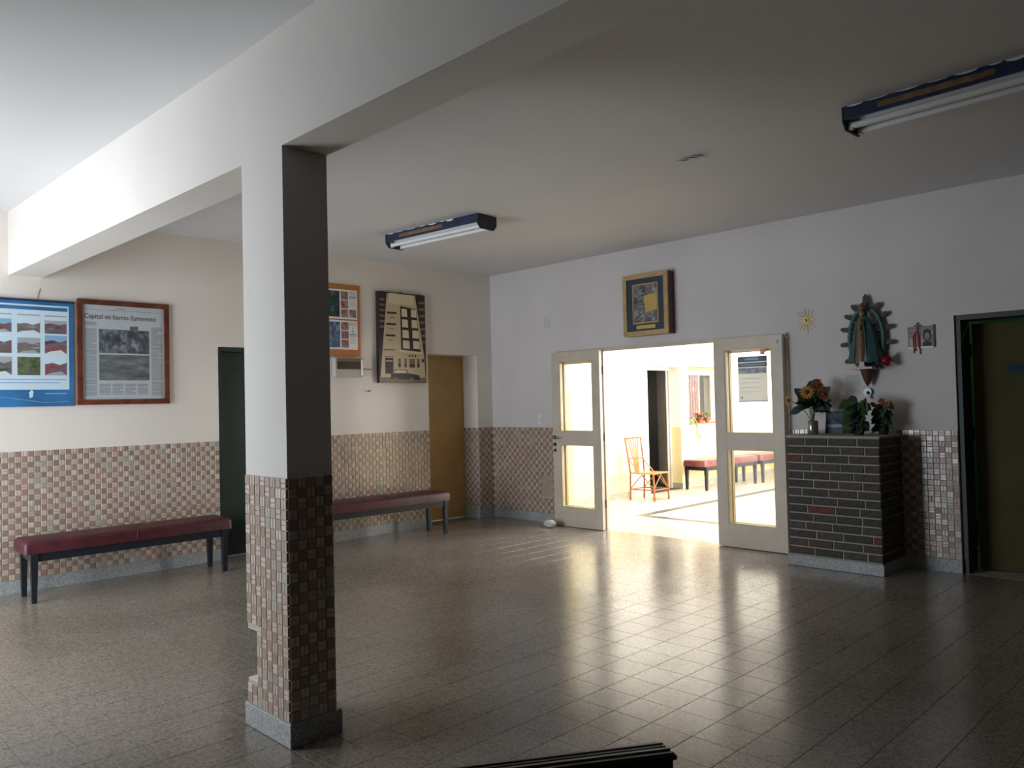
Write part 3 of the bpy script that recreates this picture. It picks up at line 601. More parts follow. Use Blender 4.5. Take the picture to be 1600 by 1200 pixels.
pl_ = bpy.data.lights.new('store_room_fill', 'POINT'); pl_.energy = 2.5; pl_.color = (0.85, 1.0, 0.9); pl_.shadow_soft_size = 0.05  # fill light of the added bulb, gives the glow behind the door
po = bpy.data.objects.new('store_room_fill', pl_); COL.objects.link(po); po.location = (6.3, 1.0, 2.48)
# ------------------------------------------------------------------ benches
def rounded_box(mb, x0, x1, y0, y1, z0, z1, r, crown=0.0, nx=6, ny=14):
    """cushion: rounded edges and slightly crowned top"""
    def ins(d): return x0+d, x1-d, y0+d, y1-d
    prof = [(0.0, z0), (0.0, z1-r)]+[(r*(1-math.cos(t)), z1-r+r*math.sin(t)) for t in (R(25), R(50), R(75))]
    rings = []
    for (d, z) in prof:
        a, b, c, e = ins(d); rr = max(0.012, 0.03-d*0.4); ring = []
        for (cx, cy, t0) in ((b-rr, c+rr, -90), (b-rr, e-rr, 0), (a+rr, e-rr, 90), (a+rr, c+rr, 180)):
            for k in range(4): t = R(t0+30*k); ring.append((cx+rr*math.cos(t), cy+rr*math.sin(t), z))
        rings.append(ring)
    n = len(rings[0]); v = [p for r_ in rings for p in r_]
    f = [(i*n+k, i*n+(k+1) % n, (i+1)*n+(k+1) % n, (i+1)*n+k) for i in range(len(rings)-1) for k in range(n)]
    mb.add(v, f, 0, True); mb.add(rings[0], [tuple(range(n-1, -1, -1))])
    c = Vector(((x0+x1)/2, (y0+y1)/2, z1+crown)); top = rings[-1]
    mid = [(p[0]*0.45+c.x*0.55, p[1]*0.9+c.y*0.1, z1+crown*0.8) for p in top]
    mb.add(top+mid+[tuple(c)], [(k, (k+1) % n, n+(k+1) % n, n+k) for k in range(n)]+[(n+k, n+(k+1) % n, 2*n) for k in range(n)], 0, True)
def make_bench(L, D, cushion, loc, rz, label, group):
    b = root('bench', (0, 0, 0), label, 'bench', group)
    hy, hx = L/2, D/2
    c = MB(); rounded_box(c, -hx-0.03, hx+0.025, -hy-0.07, hy+0.07, 0.378, 0.478, 0.035, 0.012); cu = c.build('cushion', cushion, b)
    MB().tube([(-hx-0.031, 0.0, 0.385), (-hx-0.031, 0.0, 0.455), (-hx, 0.0, 0.484), (hx, 0.0, 0.484), (hx+0.026, 0.0, 0.455), (hx+0.026, 0.0, 0.385)], 0.003, 6).build('seam', cushion, cu)
    for x in (-hx, hx): bx('rail', 'bench_paint', b, x-0.015, x+0.015, -hy, hy, 0.315, 0.377)
    for y in (-hy, hy): bx('rail', 'bench_paint', b, -hx, hx, y-0.015, y+0.015, 0.315, 0.377)
    for sx in (-1, 1):
        for sy in (-1, 1):
            t, q = 0.026, 0.017; x, y = sx*(hx+0.001), sy*(hy+0.001)
            MB().hexa([(x-q, y-q, 0.001), (x+q, y-q, 0.001), (x+q, y+q, 0.001), (x-q, y+q, 0.001)], [(x-t, y-t, 0.378), (x+t, y-t, 0.378), (x+t, y+t, 0.378), (x-t, y+t, 0.378)]).build('leg', 'bench_paint', b)
    b.location = loc; b.rotation_euler.z = rz
    return b
GRP = 'red vinyl benches'
b1 = make_bench(1.50, 0.32, 'vinyl', (0.355, -4.605, 0), R(-1), 'dark red vinyl bench under the framed newspaper page', GRP)
b2 = copy_tree(b1); b2.location = (0.385, -2.06, 0); b2.rotation_euler.z = R(-3); b2['label'] = 'dark red vinyl bench between the column and the ochre door'
b3 = make_bench(1.38, 0.37, 'vinyl_hazed', (0.610, 4.600, 0), R(-4), 'red vinyl bench under the plant window in the bright hall', GRP)
b4 = copy_tree(b3); b4.location = (0.735, 6.19, 0); b4.rotation_euler.z = R(-4); b4['label'] = 'far red vinyl bench in the hall seen through the right door glass'
# ------------------------------------------------------------------ bamboo chair in the hall
ch = root('bamboo_chair', (0.66, 2.47, 0), 'bamboo chair with slatted back in front of the yellow hall wall', 'chair')
P = lambda x, y, z: (x, y, z)
rb = 0.013
bk = [(0.475, 2.285), (0.475, 2.625)]; ft = [(0.845, 2.33), (0.845, 2.69)]
for (x, y), yt in zip(bk, (2.24, 2.62)):
    MB().tube([P(x-0.01, y, 0.001), P(x, y, 0.40), P(x-0.015, (y+yt)/2, 0.62), P(x-0.05, yt, 0.905)], [0.015, 0.014, 0.013, 0.012]).build('back_leg', 'bamboo', ch)
for (x, y) in ft: MB().tube([P(x+0.01, y, 0.001), P(x, y, 0.385)], [0.015, 0.014]).build('leg', 'bamboo', ch)
s_ = MB(); s_.hexa([(0.47, 2.275, 0.385), (0.86, 2.31, 0.385), (0.86, 2.71, 0.385), (0.47, 2.635, 0.385)], [(0.47, 2.275, 0.405), (0.86, 2.31, 0.405), (0.86, 2.71, 0.405), (0.47, 2.635, 0.405)]); s_.build('seat', 'bamboo_light', ch, bevel=0.006)
MB().tube([P(0.425, 2.235, 0.90), P(0.425, 2.625, 0.90)], rb).build('top_rail', 'bamboo', ch)
MB().tube([P(0.458, 2.262, 0.60), P(0.458, 2.622, 0.60)], 0.010).build('back_rail', 'bamboo', ch)
for k in range(5):
    t = (k+1)/6; MB().tube([P(0.475, 2.38+0.14*t, 0.405), P(0.46, 2.36+0.18*t-0.01, 0.60), P(0.426, 2.24+0.38*t, 0.895)], 0.008, 6).build('spindle', 'bamboo_light', ch)
for a, b in ((bk[0], bk[1]), (ft[0], ft[1]), (bk[0], ft[0]), (bk[1], ft[1])): MB().tube([P(*a, 0.16), P(*b, 0.16)], 0.010).build('stretcher', 'bamboo', ch)
for a, b in ((bk[0], ft[0]), (bk[1], ft[1]), (ft[0], ft[1])):
    m_ = ((a[0]+b[0])/2, (a[1]+b[1])/2)
    MB().tube([P(*a, 0.17), P(*m_, 0.375)], 0.008, 6).tube([P(*b, 0.17), P(*m_, 0.375)], 0.008, 6).build('brace', 'bamboo', ch)
for (x, y), yt in zip(bk, (2.24, 2.62)): MB().tube([P(x-0.006, y, 0.57), P(x+0.15, y+0.01, 0.41)], 0.009, 6).build('arm_brace', 'bamboo_light', ch)
# plants on the hall sill
def leafblade(mb, p, d, L, w, droop=0.3, n=4, mi=0, face=None):
    p = Vector(p); d = Vector(d).normalized(); s = d.cross(Vector((0, 0, 1)) if face is None else Vector(face))
    s = s.normalized() if s.length > 1e-3 else Vector((1, 0, 0)); up = s.cross(d); pts = []
    for i in range(n+1):
        t = i/n; ww = w*math.sin(math.pi*min(0.98, 0.12+0.88*t))
        c = p+d*(L*t)-Vector((0, 0, 1))*(droop*L*t*t); pts += [c-s*ww+up*ww*0.25, c, c+s*ww+up*ww*0.25]
    f = []
    for i in range(n):
        for k in range(2): f.append((3*i+k, 3*i+k+1, 3*i+k+4, 3*i+k+3))
    mb.add(pts, f, mi, True)
def pot(mb, c, r, h): mb.lathe([(r*0.7, 0.0), (r, h*0.85), (r*1.08, h*0.86), (r*1.08, h), (r*0.92, h), (r*0.9, h*0.85), (0.001, h*0.85)], c, 14)
random.seed(3)
ZS = HWB+0.0235
for (y, lab, kind) in ((4.345, 'trailing pale green plant at the left end of the hall sill', 0), (4.60, 'low red flowering plant in a pot on the hall sill', 1), (4.83, 'upright leafy plant beside the hall window frame', 2)):
    t = root('potted_plant', (0.225, y, ZS), lab, 'plant', 'plants on the hall window sill')
    a = MB(); pot(a, (0.225, y, ZS), 0.05 if kind != 1 else 0.06, 0.085); a.build('pot', 'terracotta', t)
    f = MB(); r_ = MB()
    for k in range(34 if kind == 0 else 18):
        an = random.uniform(0, 6.28); el = random.uniform(0.0, 1.2) if kind != 2 else random.uniform(0.8, 1.5)
        d = (abs(math.cos(an))*math.cos(el)*0.9+0.1, math.sin(an)*math.cos(el), math.sin(el))
        leafblade(f, (0.225, y, ZS+0.08), d, random.uniform(0.08, 0.15) if kind != 2 else random.uniform(0.12, 0.26), 0.012, 1.3 if kind == 0 else 0.4)
    if kind == 0:
        for k in range(26):
            tt = random.random(); leafblade(f, (0.29+0.03*random.random(), y+random.uniform(-0.05, 0.08)+0.06*tt, ZS+0.05-0.30*tt), (0.3, random.uniform(-1, 1), -0.4), 0.06, 0.010, 0.4)
    f.build('foliage', 'leaf_pale' if kind != 1 else 'leaf', t)
    if kind == 1:
        for k in range(16):
            an = random.uniform(0, 6.28); rr = random.uniform(0, 0.075); r_.ball((0.225+rr*math.cos(an)*0.7, y+rr*math.sin(an)*1.2, ZS+0.13+random.uniform(-0.025, 0.03)), 0.02, 6)
        r_.build('flowers', 'terracotta', t)

# ------------------------------------------------------------------ wall things: helpers on the two walls
class WallA:      # x = 0 wall: u = y, normal +x
    u = (0, 1, 0); v = (0, 0, 1)
    @staticmethod
    def box(mb, u0, u1, v0, v1, d0, d1, mi=0): return mb.box(d0, d1, u0, u1, v0, v1, mi)
    @staticmethod
    def pt(u, v, d): return Vector((d, u, v))
class WallB:      # y = 0 wall: u = x, normal -y
    u = (1, 0, 0); v = (0, 0, 1)
    @staticmethod
    def box(mb, u0, u1, v0, v1, d0, d1, mi=0): return mb.box(u0, u1, -d1, -d0, v0, v1, mi)
    @staticmethod
    def pt(u, v, d): return Vector((u, -d, v))
def wbx(w, name, mt, parent, *a, bevel=0): return w.box(MB(), *a).build(name, mt, parent, bevel=bevel)
def wpoly(w, name, mt, parent, pts, d0, d1):
    n = w.pt(0, 0, 1); mb = MB(); mb.prism([w.pt(u, v, d0) for u, v in pts], n*(d1-d0))
    return mb.build(name, mt, parent)
def frame(w, parent, u0, u1, v0, v1, fw, d0, d1, mt, bevel=0.003, name='frame_bar'):
    for a in ((u0, u1, v1-fw, v1), (u0, u1, v0, v0+fw), (u0, u0+fw, v0+fw, v1-fw), (u1-fw, u1, v0+fw, v1-fw)): wbx(w, name, mt, parent, *a, d0, d1, bevel=bevel)
G = 0.0012
# blue poster
mat('print_road', (0.13, 0.12, 0.13), 0.4)
A_ = WallA
U0, U1, V0, V1 = -5.60, -4.932, 1.515, 2.392
t = root('blue_poster', (0, (U0+U1)/2, V0), 'blue and white poster with nine photographs at the far left', 'poster')
wbx(A_, 'board', 'poster_blue', t, U0, U1, V0, V1, G, 0.016)
wbx(A_, 'sheet', 'poster_white', t, U0+0.04, U1-0.035, V0+0.14, V1-0.03, 0.0161, 0.0168)
wbx(A_, 'top_rod', 'poster_navy', t, U0-0.005, U1+0.005, V1-0.004, V1+0.014, G, 0.024)
wbx(A_, 'title_band', 'poster_blue', t, U0+0.05, U1-0.045, V1-0.075, V1-0.045, 0.0169, 0.0174)
MB().tube([A_.pt(-5.2, V1+0.014, 0.012), A_.pt(-5.19, V1+0.06, 0.004), A_.pt(-5.175, V1+0.11, 0.003)], 0.002, 6).build('hanging_string', 'wood_dark', t)
ph = [['ph_street', 'ph_hill', 'ph_street'], ['ph_street', 'ph_hill', 'ph_sky'], ['ph_hill', 'ph_green', 'ph_sky']]
rowz = [(2.125, 2.235), (1.955, 2.085), (1.775, 1.925)]
for i, u in enumerate((-5.555, -5.35, -5.150)):
    wbx(A_, 'text_line', 'ink_grey', t, u, u+0.165, 2.268, 2.279, 0.0169, 0.0174)
    for j in range(3):
        z0, z1 = rowz[j]
        if i == 2 and j == 1: z1 += 0.025
        pg_ = wbx(A_, 'photograph', ph[j][i], t, u, u+0.165, z0, z1, 0.0169, 0.0176); hz = z1-z0; r0 = 0.62+0.1*((i+2*j) % 3)/2
        if (i, j) != (1, 2): wpoly(A_, 'printed_sky', ['poster_pale', 'poster_white', 'ink_grey'][(i+j) % 3], pg_, [(u, z0+hz*r0), (u+0.06, z0+hz*(r0+0.08)), (u+0.11, z0+hz*(r0-0.04)), (u+0.165, z0+hz*(r0+0.1)), (u+0.165, z1), (u, z1)], 0.0177, 0.0180)
        wpoly(A_, 'printed_street', ['ink_grey', 'print_road', 'paper'][(i*2+j) % 3], pg_, [(u, z0), (u+0.165, z0), (u+0.12, z0+hz*0.22), (u+0.04, z0+hz*0.13)], 0.0177, 0.0180)
for k, z in enumerate((1.735, 1.708)): wbx(A_, 'text_line', 'poster_pale', t, U0+0.06, U1-0.06-0.05*k, z, z+0.008, 0.0169, 0.0174)
wpoly(A_, 'emblem', 'poster_white', t, [(-5.262, 1.585), (-5.24, 1.595), (-5.235, 1.64), (-5.25, 1.655), (-5.268, 1.63)], 0.0161, 0.0168)
wbx(A_, 'text_line', 'poster_pale', t, -5.15, -4.99, 1.618, 1.626, 0.0161, 0.0168)
MB().tube([A_.pt(-5.55, 1.61, 0.0165), A_.pt(-5.35, 1.58, 0.0165), A_.pt(-5.15, 1.545, 0.0165), A_.pt(-4.97, 1.555, 0.0165)], 0.003, 4).build('swoosh', 'poster_pale', t)
# framed newspaper
U0, U1, V0, V1 = -4.905, -4.128, 1.522, 2.44
t = root('framed_newspaper', (0, (U0+U1)/2, V0), 'framed newspaper page in a mahogany frame above the left bench', 'picture')
frame(A_, t, U0, U1, V0, V1, 0.045, G, 0.030, 'wood_mahogany')
wbx(A_, 'page', 'paper', t, U0+0.045, U1-0.045, V0+0.045, V1-0.045, G, 0.012)
text_part('headline', 'Capital en barrio Sarmiento', 'ink', t, A_.pt(-4.845, 2.275, 0.0125), (0, 1, 0), (0, 0, 1), 0.062, 0.60)
wbx(A_, 'rule', 'ink_grey', t, -4.85, -4.19, 2.352, 2.356, 0.0121, 0.0126); wbx(A_, 'rule', 'ink_grey', t, -4.58, -4.50, 2.366, 2.374, 0.0121, 0.0126)
for (a, b, c, d) in ((-4.845, -4.735, 2.215, 2.250), (-4.845, -4.735, 1.60, 2.185)): pass
def column_text(u0, u1, v0, v1):
    mb = MB(); z = v1
    while z > v0+0.006: A_.box(mb, u0, u1 if random.random() > 0.12 else u1-0.03, z-0.0075, z, 0.0121, 0.0126); z -= 0.0125
    mb.build('text_column', 'ink_grey', t)
column_text(-4.845, -4.748, 2.205, 2.245); column_text(-4.845, -4.748, 1.60, 2.185); column_text(-4.285, -4.19, 1.60, 2.22)
for k in range(4): column_text(-4.728+0.106*k, -4.636+0.106*k, 1.60, 1.705)
wbx(A_, 'photograph', 'ph_news_a', t, -4.728, -4.305, 1.975, 2.185, 0.0121, 0.0128); wbx(A_, 'photograph', 'ph_news_b', t, -4.728, -4.305, 1.735, 1.962, 0.0121, 0.0128)
wbx(A_, 'photograph', 'ph_news_b', t, -4.47, -4.40, 2.186, 2.22, 0.0121, 0.0126)
wbx(A_, 'pane', 'glass', t, U0+0.046, U1-0.046, V0+0.046, V1-0.046, 0.017, 0.019)
# orange notice board
U0, U1, V0, V1 = -2.78, -2.02, 2.007, 2.803
t = root('orange_notice_board', (0, (U0+U1)/2, V0), 'orange board with two white hotel leaflets beside the column', 'board')
wbx(A_, 'board', 'orange_board', t, U0, U1, V0, V1, G, 0.014, bevel=0.002)
for r_, (za, zb) in enumerate(((2.42, 2.745), (2.085, 2.405))):
    s = wbx(A_, 'leaflet', 'white_paper', t, -2.70, -2.058, za, zb, 0.0145, 0.0152)
    wbx(A_, 'photograph', 'ph_night' if r_ == 0 else 'ph_tower', s, -2.66, -2.285, za+0.02, zb-0.02, 0.0153, 0.0158)
    h = (zb-za-0.06)/3
    for k in range(3): wbx(A_, 'photograph', 'ph_room', s, -2.268, -2.175, za+0.02+k*(h+0.01), za+0.02+k*(h+0.01)+h, 0.0153, 0.0158)
    if r_ == 0: wbx(A_, 'photograph', 'ph_room', s, -2.16, -2.072, za+0.02, za+0.02+h, 0.0153, 0.0158)
    wbx(A_, 'rule', 'red_print', s, -2.16, -2.072, zb-0.022, zb-0.018, 0.0153, 0.0157)
    wbx(A_, 'rule', 'red_print', s, -2.16, -2.072, zb-(0.105 if r_ == 0 else 0.175), zb-(0.101 if r_ == 0 else 0.17), 0.0153, 0.0157)
    text_part('lettering', 'HOTEL', 'ink_grey', s, A_.pt(-2.16, zb-0.055, 0.0153), (0, 1, 0), (0, 0, 1), 0.034, 0.088)
    if r_ == 0: wbx(A_, 'lettering', 'ink_grey', s, -2.16, -2.072, zb-0.090, zb-0.068, 0.0153, 0.0157)
    else:
        for (a, b, c) in ((-2.125, -2.112, 0.09), (-2.13, -2.105, 0.125), (-2.16, -2.075, 0.16)): wbx(A_, 'lettering', 'ink_grey', s, a, b, zb-c, zb-c+0.018, 0.0153, 0.0157)
    for k in range(4): wbx(A_, 'text_line', 'ink_grey', s, -2.16, -2.085, zb-(0.13 if r_ == 0 else 0.20)-0.016*k, zb-(0.126 if r_ == 0 else 0.196)-0.016*k, 0.0153, 0.0157)
# breaker box with smoked lid
t = root('breaker_box', (0, -2.2, 1.777), 'grey plastic breaker box with a smoked lid under the orange board', 'breaker box')
wbx(A_, 'body', 'meter_body', t, -2.39, -2.03, 1.777, 1.992, G, 0.075, bevel=0.012)
wbx(A_, 'lid', 'meter_door', t, -2.365, -2.075, 1.865, 1.945, 0.0755, 0.084, bevel=0.003); wbx(A_, 'lid_top', 'meter_top', t, -2.365, -2.075, 1.946, 1.985, 0.0755, 0.084, bevel=0.002)
wbx(A_, 'hinge_strip', 'chrome', t, -2.068, -2.045, 1.80, 1.975, 0.0755, 0.086, bevel=0.002)
cb_ = MB().tube([A_.pt(-2.029, 1.875, 0.006), A_.pt(-1.95, 1.872, 0.006), A_.pt(-1.865, 1.87, 0.006)], 0.004, 6).build('cable', 'wood_dark', t)
hk = root('wall_hook', (0, -1.93, 1.62), 'small metal hook on the wall under the sepia picture', 'hook')
MB().tube([A_.pt(-1.94, 1.625, G), A_.pt(-1.94, 1.625, 0.012)], 0.018, 12).build('plate', 'plate_white', hk); MB().tube([A_.pt(-1.94, 1.625, 0.012), A_.pt(-1.935, 1.625, 0.04), A_.pt(-1.92, 1.635, 0.05)], 0.006, 6).build('prong', 'black_metal', hk)
# sepia picture of a tall building
U0, U1, V0, V1 = -1.80, -1.125, 1.718, 2.765; DW = 0.052
t = root('sepia_building_picture', (0, (U0+U1)/2, V0), 'tall sepia picture of a narrow building with a parked car', 'picture')
wbx(A_, 'canvas', 'sepia_dark', t, U0, U1, V0, V1, G, DW)
def sp(name, mt, pts, k): return wpoly(A_, name, mt, t, [(U0+a*(U1-U0), V0+b*(V1-V0)) for a, b in pts], DW+0.0002+0.0006*k, DW+0.0006+0.0006*k)
def sr(name, mt, a, b, c, d, k): return sp(name, mt, [(a, c), (b, c), (b, d), (a, d)], k)
sp('street', 'sepia_mid', [(0.0, 0.0), (1, 0), (1, 0.07), (0, 0.07)], 0)
for k in range(6): sr('side_window', 'sepia_mid', 0.02, 0.13, 0.60+0.06*k, 0.625+0.06*k, 0)
for k in range(7): sp('neighbour_balcony', 'sepia_mid', [(0.86, 0.44+0.075*k), (0.99, 0.45+0.075*k), (0.99, 0.48+0.075*k), (0.86, 0.47+0.075*k)], 0)
sp('facade', 'sepia', [(0.02, 0.06), (0.98, 0.06), (0.96, 0.30), (0.78, 0.985), (0.18, 0.985)], 1)
sp('attic', 'sepia_light', [(0.20, 0.88), (0.75, 0.87), (0.74, 0.985), (0.24, 0.99)], 2)
sp('dark_bay', 'sepia_dark', [(0.46, 0.37), (0.88, 0.35), (0.80, 0.83), (0.455, 0.855)], 2)
for j in range(4):
    for i in range(2):
        za = 0.385+0.118*j; x0 = 0.50+0.22*i-0.006*j*(1+i); sp('window', 'sepia_light', [(x0, za), (x0+0.145-0.008*j, za-0.003), (x0+0.138-0.008*j, za+0.085), (x0+0.002, za+0.088)], 3)
for j in range(3):
    z = 0.51+0.125*j; x0 = 0.14+0.018*j; sr('balcony', 'sepia_dark', x0, x0+0.20, z, z+0.022, 2); sr('balcony', 'sepia_mid', x0+0.05, x0+0.16, z-0.045, z-0.035, 2)
sr('ledge', 'sepia_mid', 0.09, 0.33, 0.355, 0.37, 2); sp('cornice', 'sepia_light', [(0.42, 0.345), (0.92, 0.325), (0.92, 0.345), (0.42, 0.365)], 3)
sr('doorway', 'sepia_dark', 0.12, 0.29, 0.10, 0.275, 2); sr('fanlight', 'sepia_light', 0.13, 0.27, 0.235, 0.245, 3); sr('lintel', 'sepia_mid', 0.10, 0.31, 0.285, 0.295, 2)
for (a, b) in ((0.39, 0.45), (0.52, 0.575), (0.63, 0.75), (0.80, 0.855)): sr('shop_window', 'sepia_mid', a, b, 0.17, 0.27, 2); sr('shop_pane', 'sepia_dark', a+0.008, b-0.008, 0.18, 0.21, 3)
for a in (0.62, 0.68, 0.75): sr('sign_letter', 'sepia_dark', a, a+0.03, 0.29, 0.315, 2)
sr('wall_sign', 'sepia_dark', 0.90, 0.95, 0.235, 0.27, 2)
sp('car_body', 'sepia_dark', [(0.22, 0.045), (0.86, 0.03), (0.84, 0.085), (0.62, 0.105), (0.24, 0.105)], 4); sp('car_roof', 'sepia_mid', [(0.26, 0.105), (0.62, 0.105), (0.56, 0.148), (0.33, 0.15)], 3); sp('car_glass', 'sepia_light', [(0.29, 0.108), (0.58, 0.108), (0.54, 0.138), (0.345, 0.14)], 4)
for c in (0.335, 0.68): sp('car_wheel', 'sepia_mid', [(c+0.035*math.cos(q), 0.04+0.022*math.sin(q)) for q in [2*math.pi*i/10 for i in range(10)]], 5)
MB().box(0.02, 0.04, -1.47, -1.455, V1, V1+0.012).build('hanger', 'black_metal', t)
# deep box frame above the double door
B_ = WallB
U0, U1, V0, V1 = 2.236, 2.812, 2.142, 2.80; DW = 0.13
t = root('box_framed_plaque', ((U0+U1)/2, 0, V0), 'deep gold box frame with silver plaque above the double door', 'picture')
wbx(B_, 'case', 'wood_dark', t, U0+0.002, U1-0.002, V0+0.002, V1-0.002, G, DW-0.022)
frame(B_, t, U0, U1, V0, V1, 0.050, DW-0.022, DW, 'wood_gold')
wbx(B_, 'mat_board', 'mat_navy', t, U0+0.05, U1-0.05, V0+0.05, V1-0.05, DW-0.021, DW-0.012)
frame(B_, t, U0+0.125, U1-0.120, V0+0.125, V1-0.105, 0.016, DW-0.0118, DW-0.006, 'gold', 0.001, 'inner_frame_bar')
pq = wbx(B_, 'plaque', 'ph_plaque', t, U0+0.141, U1-0.136, V0+0.141, V1-0.121, DW-0.0118, DW-0.0095)
mb = MB(); random.seed(5)
for k in range(16):
    a = 0.16+0.10*random.random(); z = V0+0.16+k*0.022; u = U0+0.16+0.05*abs(math.sin(k*0.8))
    mb.tube([B_.pt(u, z, DW-0.008), B_.pt(u+0.04, z+0.03*random.uniform(-1, 1), DW-0.006), B_.pt(u+0.075, z+0.03*random.uniform(-1, 1), DW-0.008)], 0.004, 5)
mat('silver_relief', (0.5, 0.5, 0.54), 0.3, 0.6); mb.build('relief', 'silver_relief', pq)
wpoly(B_, 'gold_sheet', 'foil', pq, [(U0+0.29, V0+0.24), (U1-0.138, V0+0.265), (U1-0.138, V0+0.44), (U0+0.272, V0+0.42), (U0+0.28, V0+0.35)], DW-0.009, DW-0.0055)
wbx(B_, 'title_plate', 'foil', t, U0+0.17, U1-0.165, V0+0.070, V0+0.108, DW-0.0118, DW-0.008)
# air vent, switch plate
t = root('air_vent', (0.985, 0, 2.35), 'small white slatted vent high on the wall near the corner', 'vent')
frame(B_, t, 0.935, 1.04, 2.352, 2.49, 0.010, G, 0.006, 'plaster', 0.001)
for k in range(6): wbx(B_, 'slat', 'plate_white', t, 0.946, 1.029, 2.366+0.020*k, 2.376+0.020*k, G, 0.005)
wbx(B_, 'backing', 'ink_grey', t, 0.946, 1.029, 2.363, 2.479, G*0.5, G*0.9)
t = root('switch_plate', (0.84, 0, 1.19), 'white light switch plate beside the left folded door', 'switch')
wbx(B_, 'plate', 'plate_white', t, 0.805, 0.875, 1.19, 1.305, G, 0.008, bevel=0.002); wbx(B_, 'rocker', 'plaster', t, 0.82, 0.86, 1.215, 1.28, 0.0085, 0.012)
# sunburst ornament
c0 = (4.225, 2.148)
t = root('sunburst_ornament', (4.225, 0, 2.148), 'gold sunburst with a round mirror centre on the wall', 'ornament')
for k in range(16):
    a = 2*math.pi*k/16+0.1; L = 0.122 if k % 2 == 0 else 0.100; d = Vector((math.cos(a), 0, math.sin(a))); n = Vector((-math.sin(a), 0, math.cos(a)))
    b = Vector((c0[0], -0.006, c0[1])); MB().prism([b+d*0.012-n*0.0075, b+d*L, b+d*0.012+n*0.0075], (0, 0.004, 0)).build('ray', 'gold', t)
MB().tube([(c0[0], -G, c0[1]), (c0[0], -0.012, c0[1])], 0.028, 18).build('disc', 'gold', t); MB().ball((c0[0], -0.013, c0[1]), 0.014, 12).build('centre_stone', 'chrome', t)
# photograph cards with red ribbons
t = root('prayer_cards', (5.2, 0, 1.84), 'two portrait photographs hung with red ribbons and a small cross', 'picture')
wbx(B_, 'card', 'ph_dark', t, 5.098, 5.198, 1.845, 2.01, G, 0.006); wbx(B_, 'card', 'ph_face', t, 5.20, 5.292, 1.842, 2.012, G, 0.006)
def oval(name, mt, cu_, cv, ru, rv, d0, d1): return wpoly(B_, name, mt, t, [(cu_+ru*math.cos(q), cv+rv*math.sin(q)) for q in [2*math.pi*i/16 for i in range(16)]], d0, d1)
mat('print_dark', (0.02, 0.018, 0.02), 0.6); mat('print_skin', (0.30, 0.22, 0.20), 0.6); mat('print_pale', (0.42, 0.42, 0.44), 0.6)
wbx(B_, 'portrait_dress', 'print_dark', t, 5.212, 5.28, 1.845, 1.88, 0.0061, 0.0066); oval('portrait_hair', 'print_dark', 5.248, 1.935, 0.034, 0.055, 0.0061, 0.0066); oval('portrait_face', 'print_skin', 5.248, 1.925, 0.020, 0.033, 0.0067, 0.0072)
oval('portrait_dress', 'print_pale', 5.128, 1.885, 0.018, 0.034, 0.0061, 0.0066); oval('portrait_face', 'print_skin', 5.135, 1.94, 0.013, 0.020, 0.0061, 0.0066)
wbx(B_, 'card_edge', 'white_paper', t, 5.098, 5.292, 1.832, 1.842, G, 0.007); wbx(B_, 'frame_side', 'wood_dark', t, 5.293, 5.308, 1.835, 2.02, G, 0.012)
cr = wbx(B_, 'cross', 'wood_dark', t, 5.170, 5.184, 1.985, 2.045, 0.0065, 0.014); wbx(B_, 'cross_arm', 'wood_dark', cr, 5.150, 5.205, 2.012, 2.024, 0.0065, 0.0135)
for (u, L) in ((5.140, 0.20), (5.153, 0.18), (5.187, 0.21), (5.178, 0.16)): MB().tube([B_.pt(5.176, 1.99, 0.009), B_.pt(u, 1.93, 0.010), B_.pt(u+0.004, 1.99-L, 0.009)], 0.0045, 5).build('ribbon', 'ribbon', t)

# ------------------------------------------------------------------ statue on its bracket
SX, SY = 4.775, -0.105
t = root('wall_bracket', (SX, 0, 1.525), 'dark carved corbel with a white shelf board under the statue', 'shelf')
MB().box(SX-0.095, SX+0.095, -0.20, -G, 1.672, 1.692).build('shelf_board', 'shelf_white', t, bevel=0.003)
MB().lathe([(0.006, 1.53), (0.020, 1.55), (0.040, 1.60), (0.058, 1.66), (0.062, 1.671)], (SX+0.005, -0.066, 0), 14, 0, 0.95, 0.95).build('corbel', 'wood_dark', t)
t = root('statue', (SX, SY, 1.693), 'small robed statue in teal cloak with a spiked oval halo', 'statue')
z0 = 1.693
MB().lathe([(0.060, 0.0), (0.064, 0.01), (0.055, 0.03), (0.05, 0.034)], (SX, SY, z0), 16).build('base', 'wood_dark', t)
cl_ = MB()
prof = [(0.138, 0.035), (0.142, 0.06), (0.120, 0.16), (0.095, 0.27), (0.066, 0.36), (0.044, 0.41), (0.030, 0.44), (0.034, 0.47), (0.030, 0.505), (0.016, 0.53), (0.002, 0.535)]
n = 28; vv = []
for r_, z in prof:
    for k in range(n):
        a = 2*math.pi*k/n; w = 1+0.07*math.sin(a*9)*(1 if z < 0.4 else 0); vv.append((SX+r_*w*math.cos(a), SY+0.02+0.58*r_*w*math.sin(a), z0+z))
cl_.add(vv, [(i*n+k, i*n+(k+1) % n, (i+1)*n+(k+1) % n, (i+1)*n+k) for i in range(len(prof)-1) for k in range(n)], 0, True); cl_.build('cloak', 'teal', t)
gw = MB(); pg = [(0.052, 0.03), (0.050, 0.12), (0.040, 0.25), (0.030, 0.36), (0.024, 0.41)]
gw.lathe(pg, (SX-0.012, SY-0.030, z0), 14, 0, 1, 0.75); gw.build('gown', 'gown', t)
for s in (-1, 1): MB().tube([(SX-0.012+s*0.054, SY-0.058, z0+0.04), (SX-0.012+s*0.042, SY-0.052, z0+0.25), (SX-0.012+s*0.022, SY-0.03, z0+0.41)], 0.005, 6).build('cloak_trim', 'teal', t)
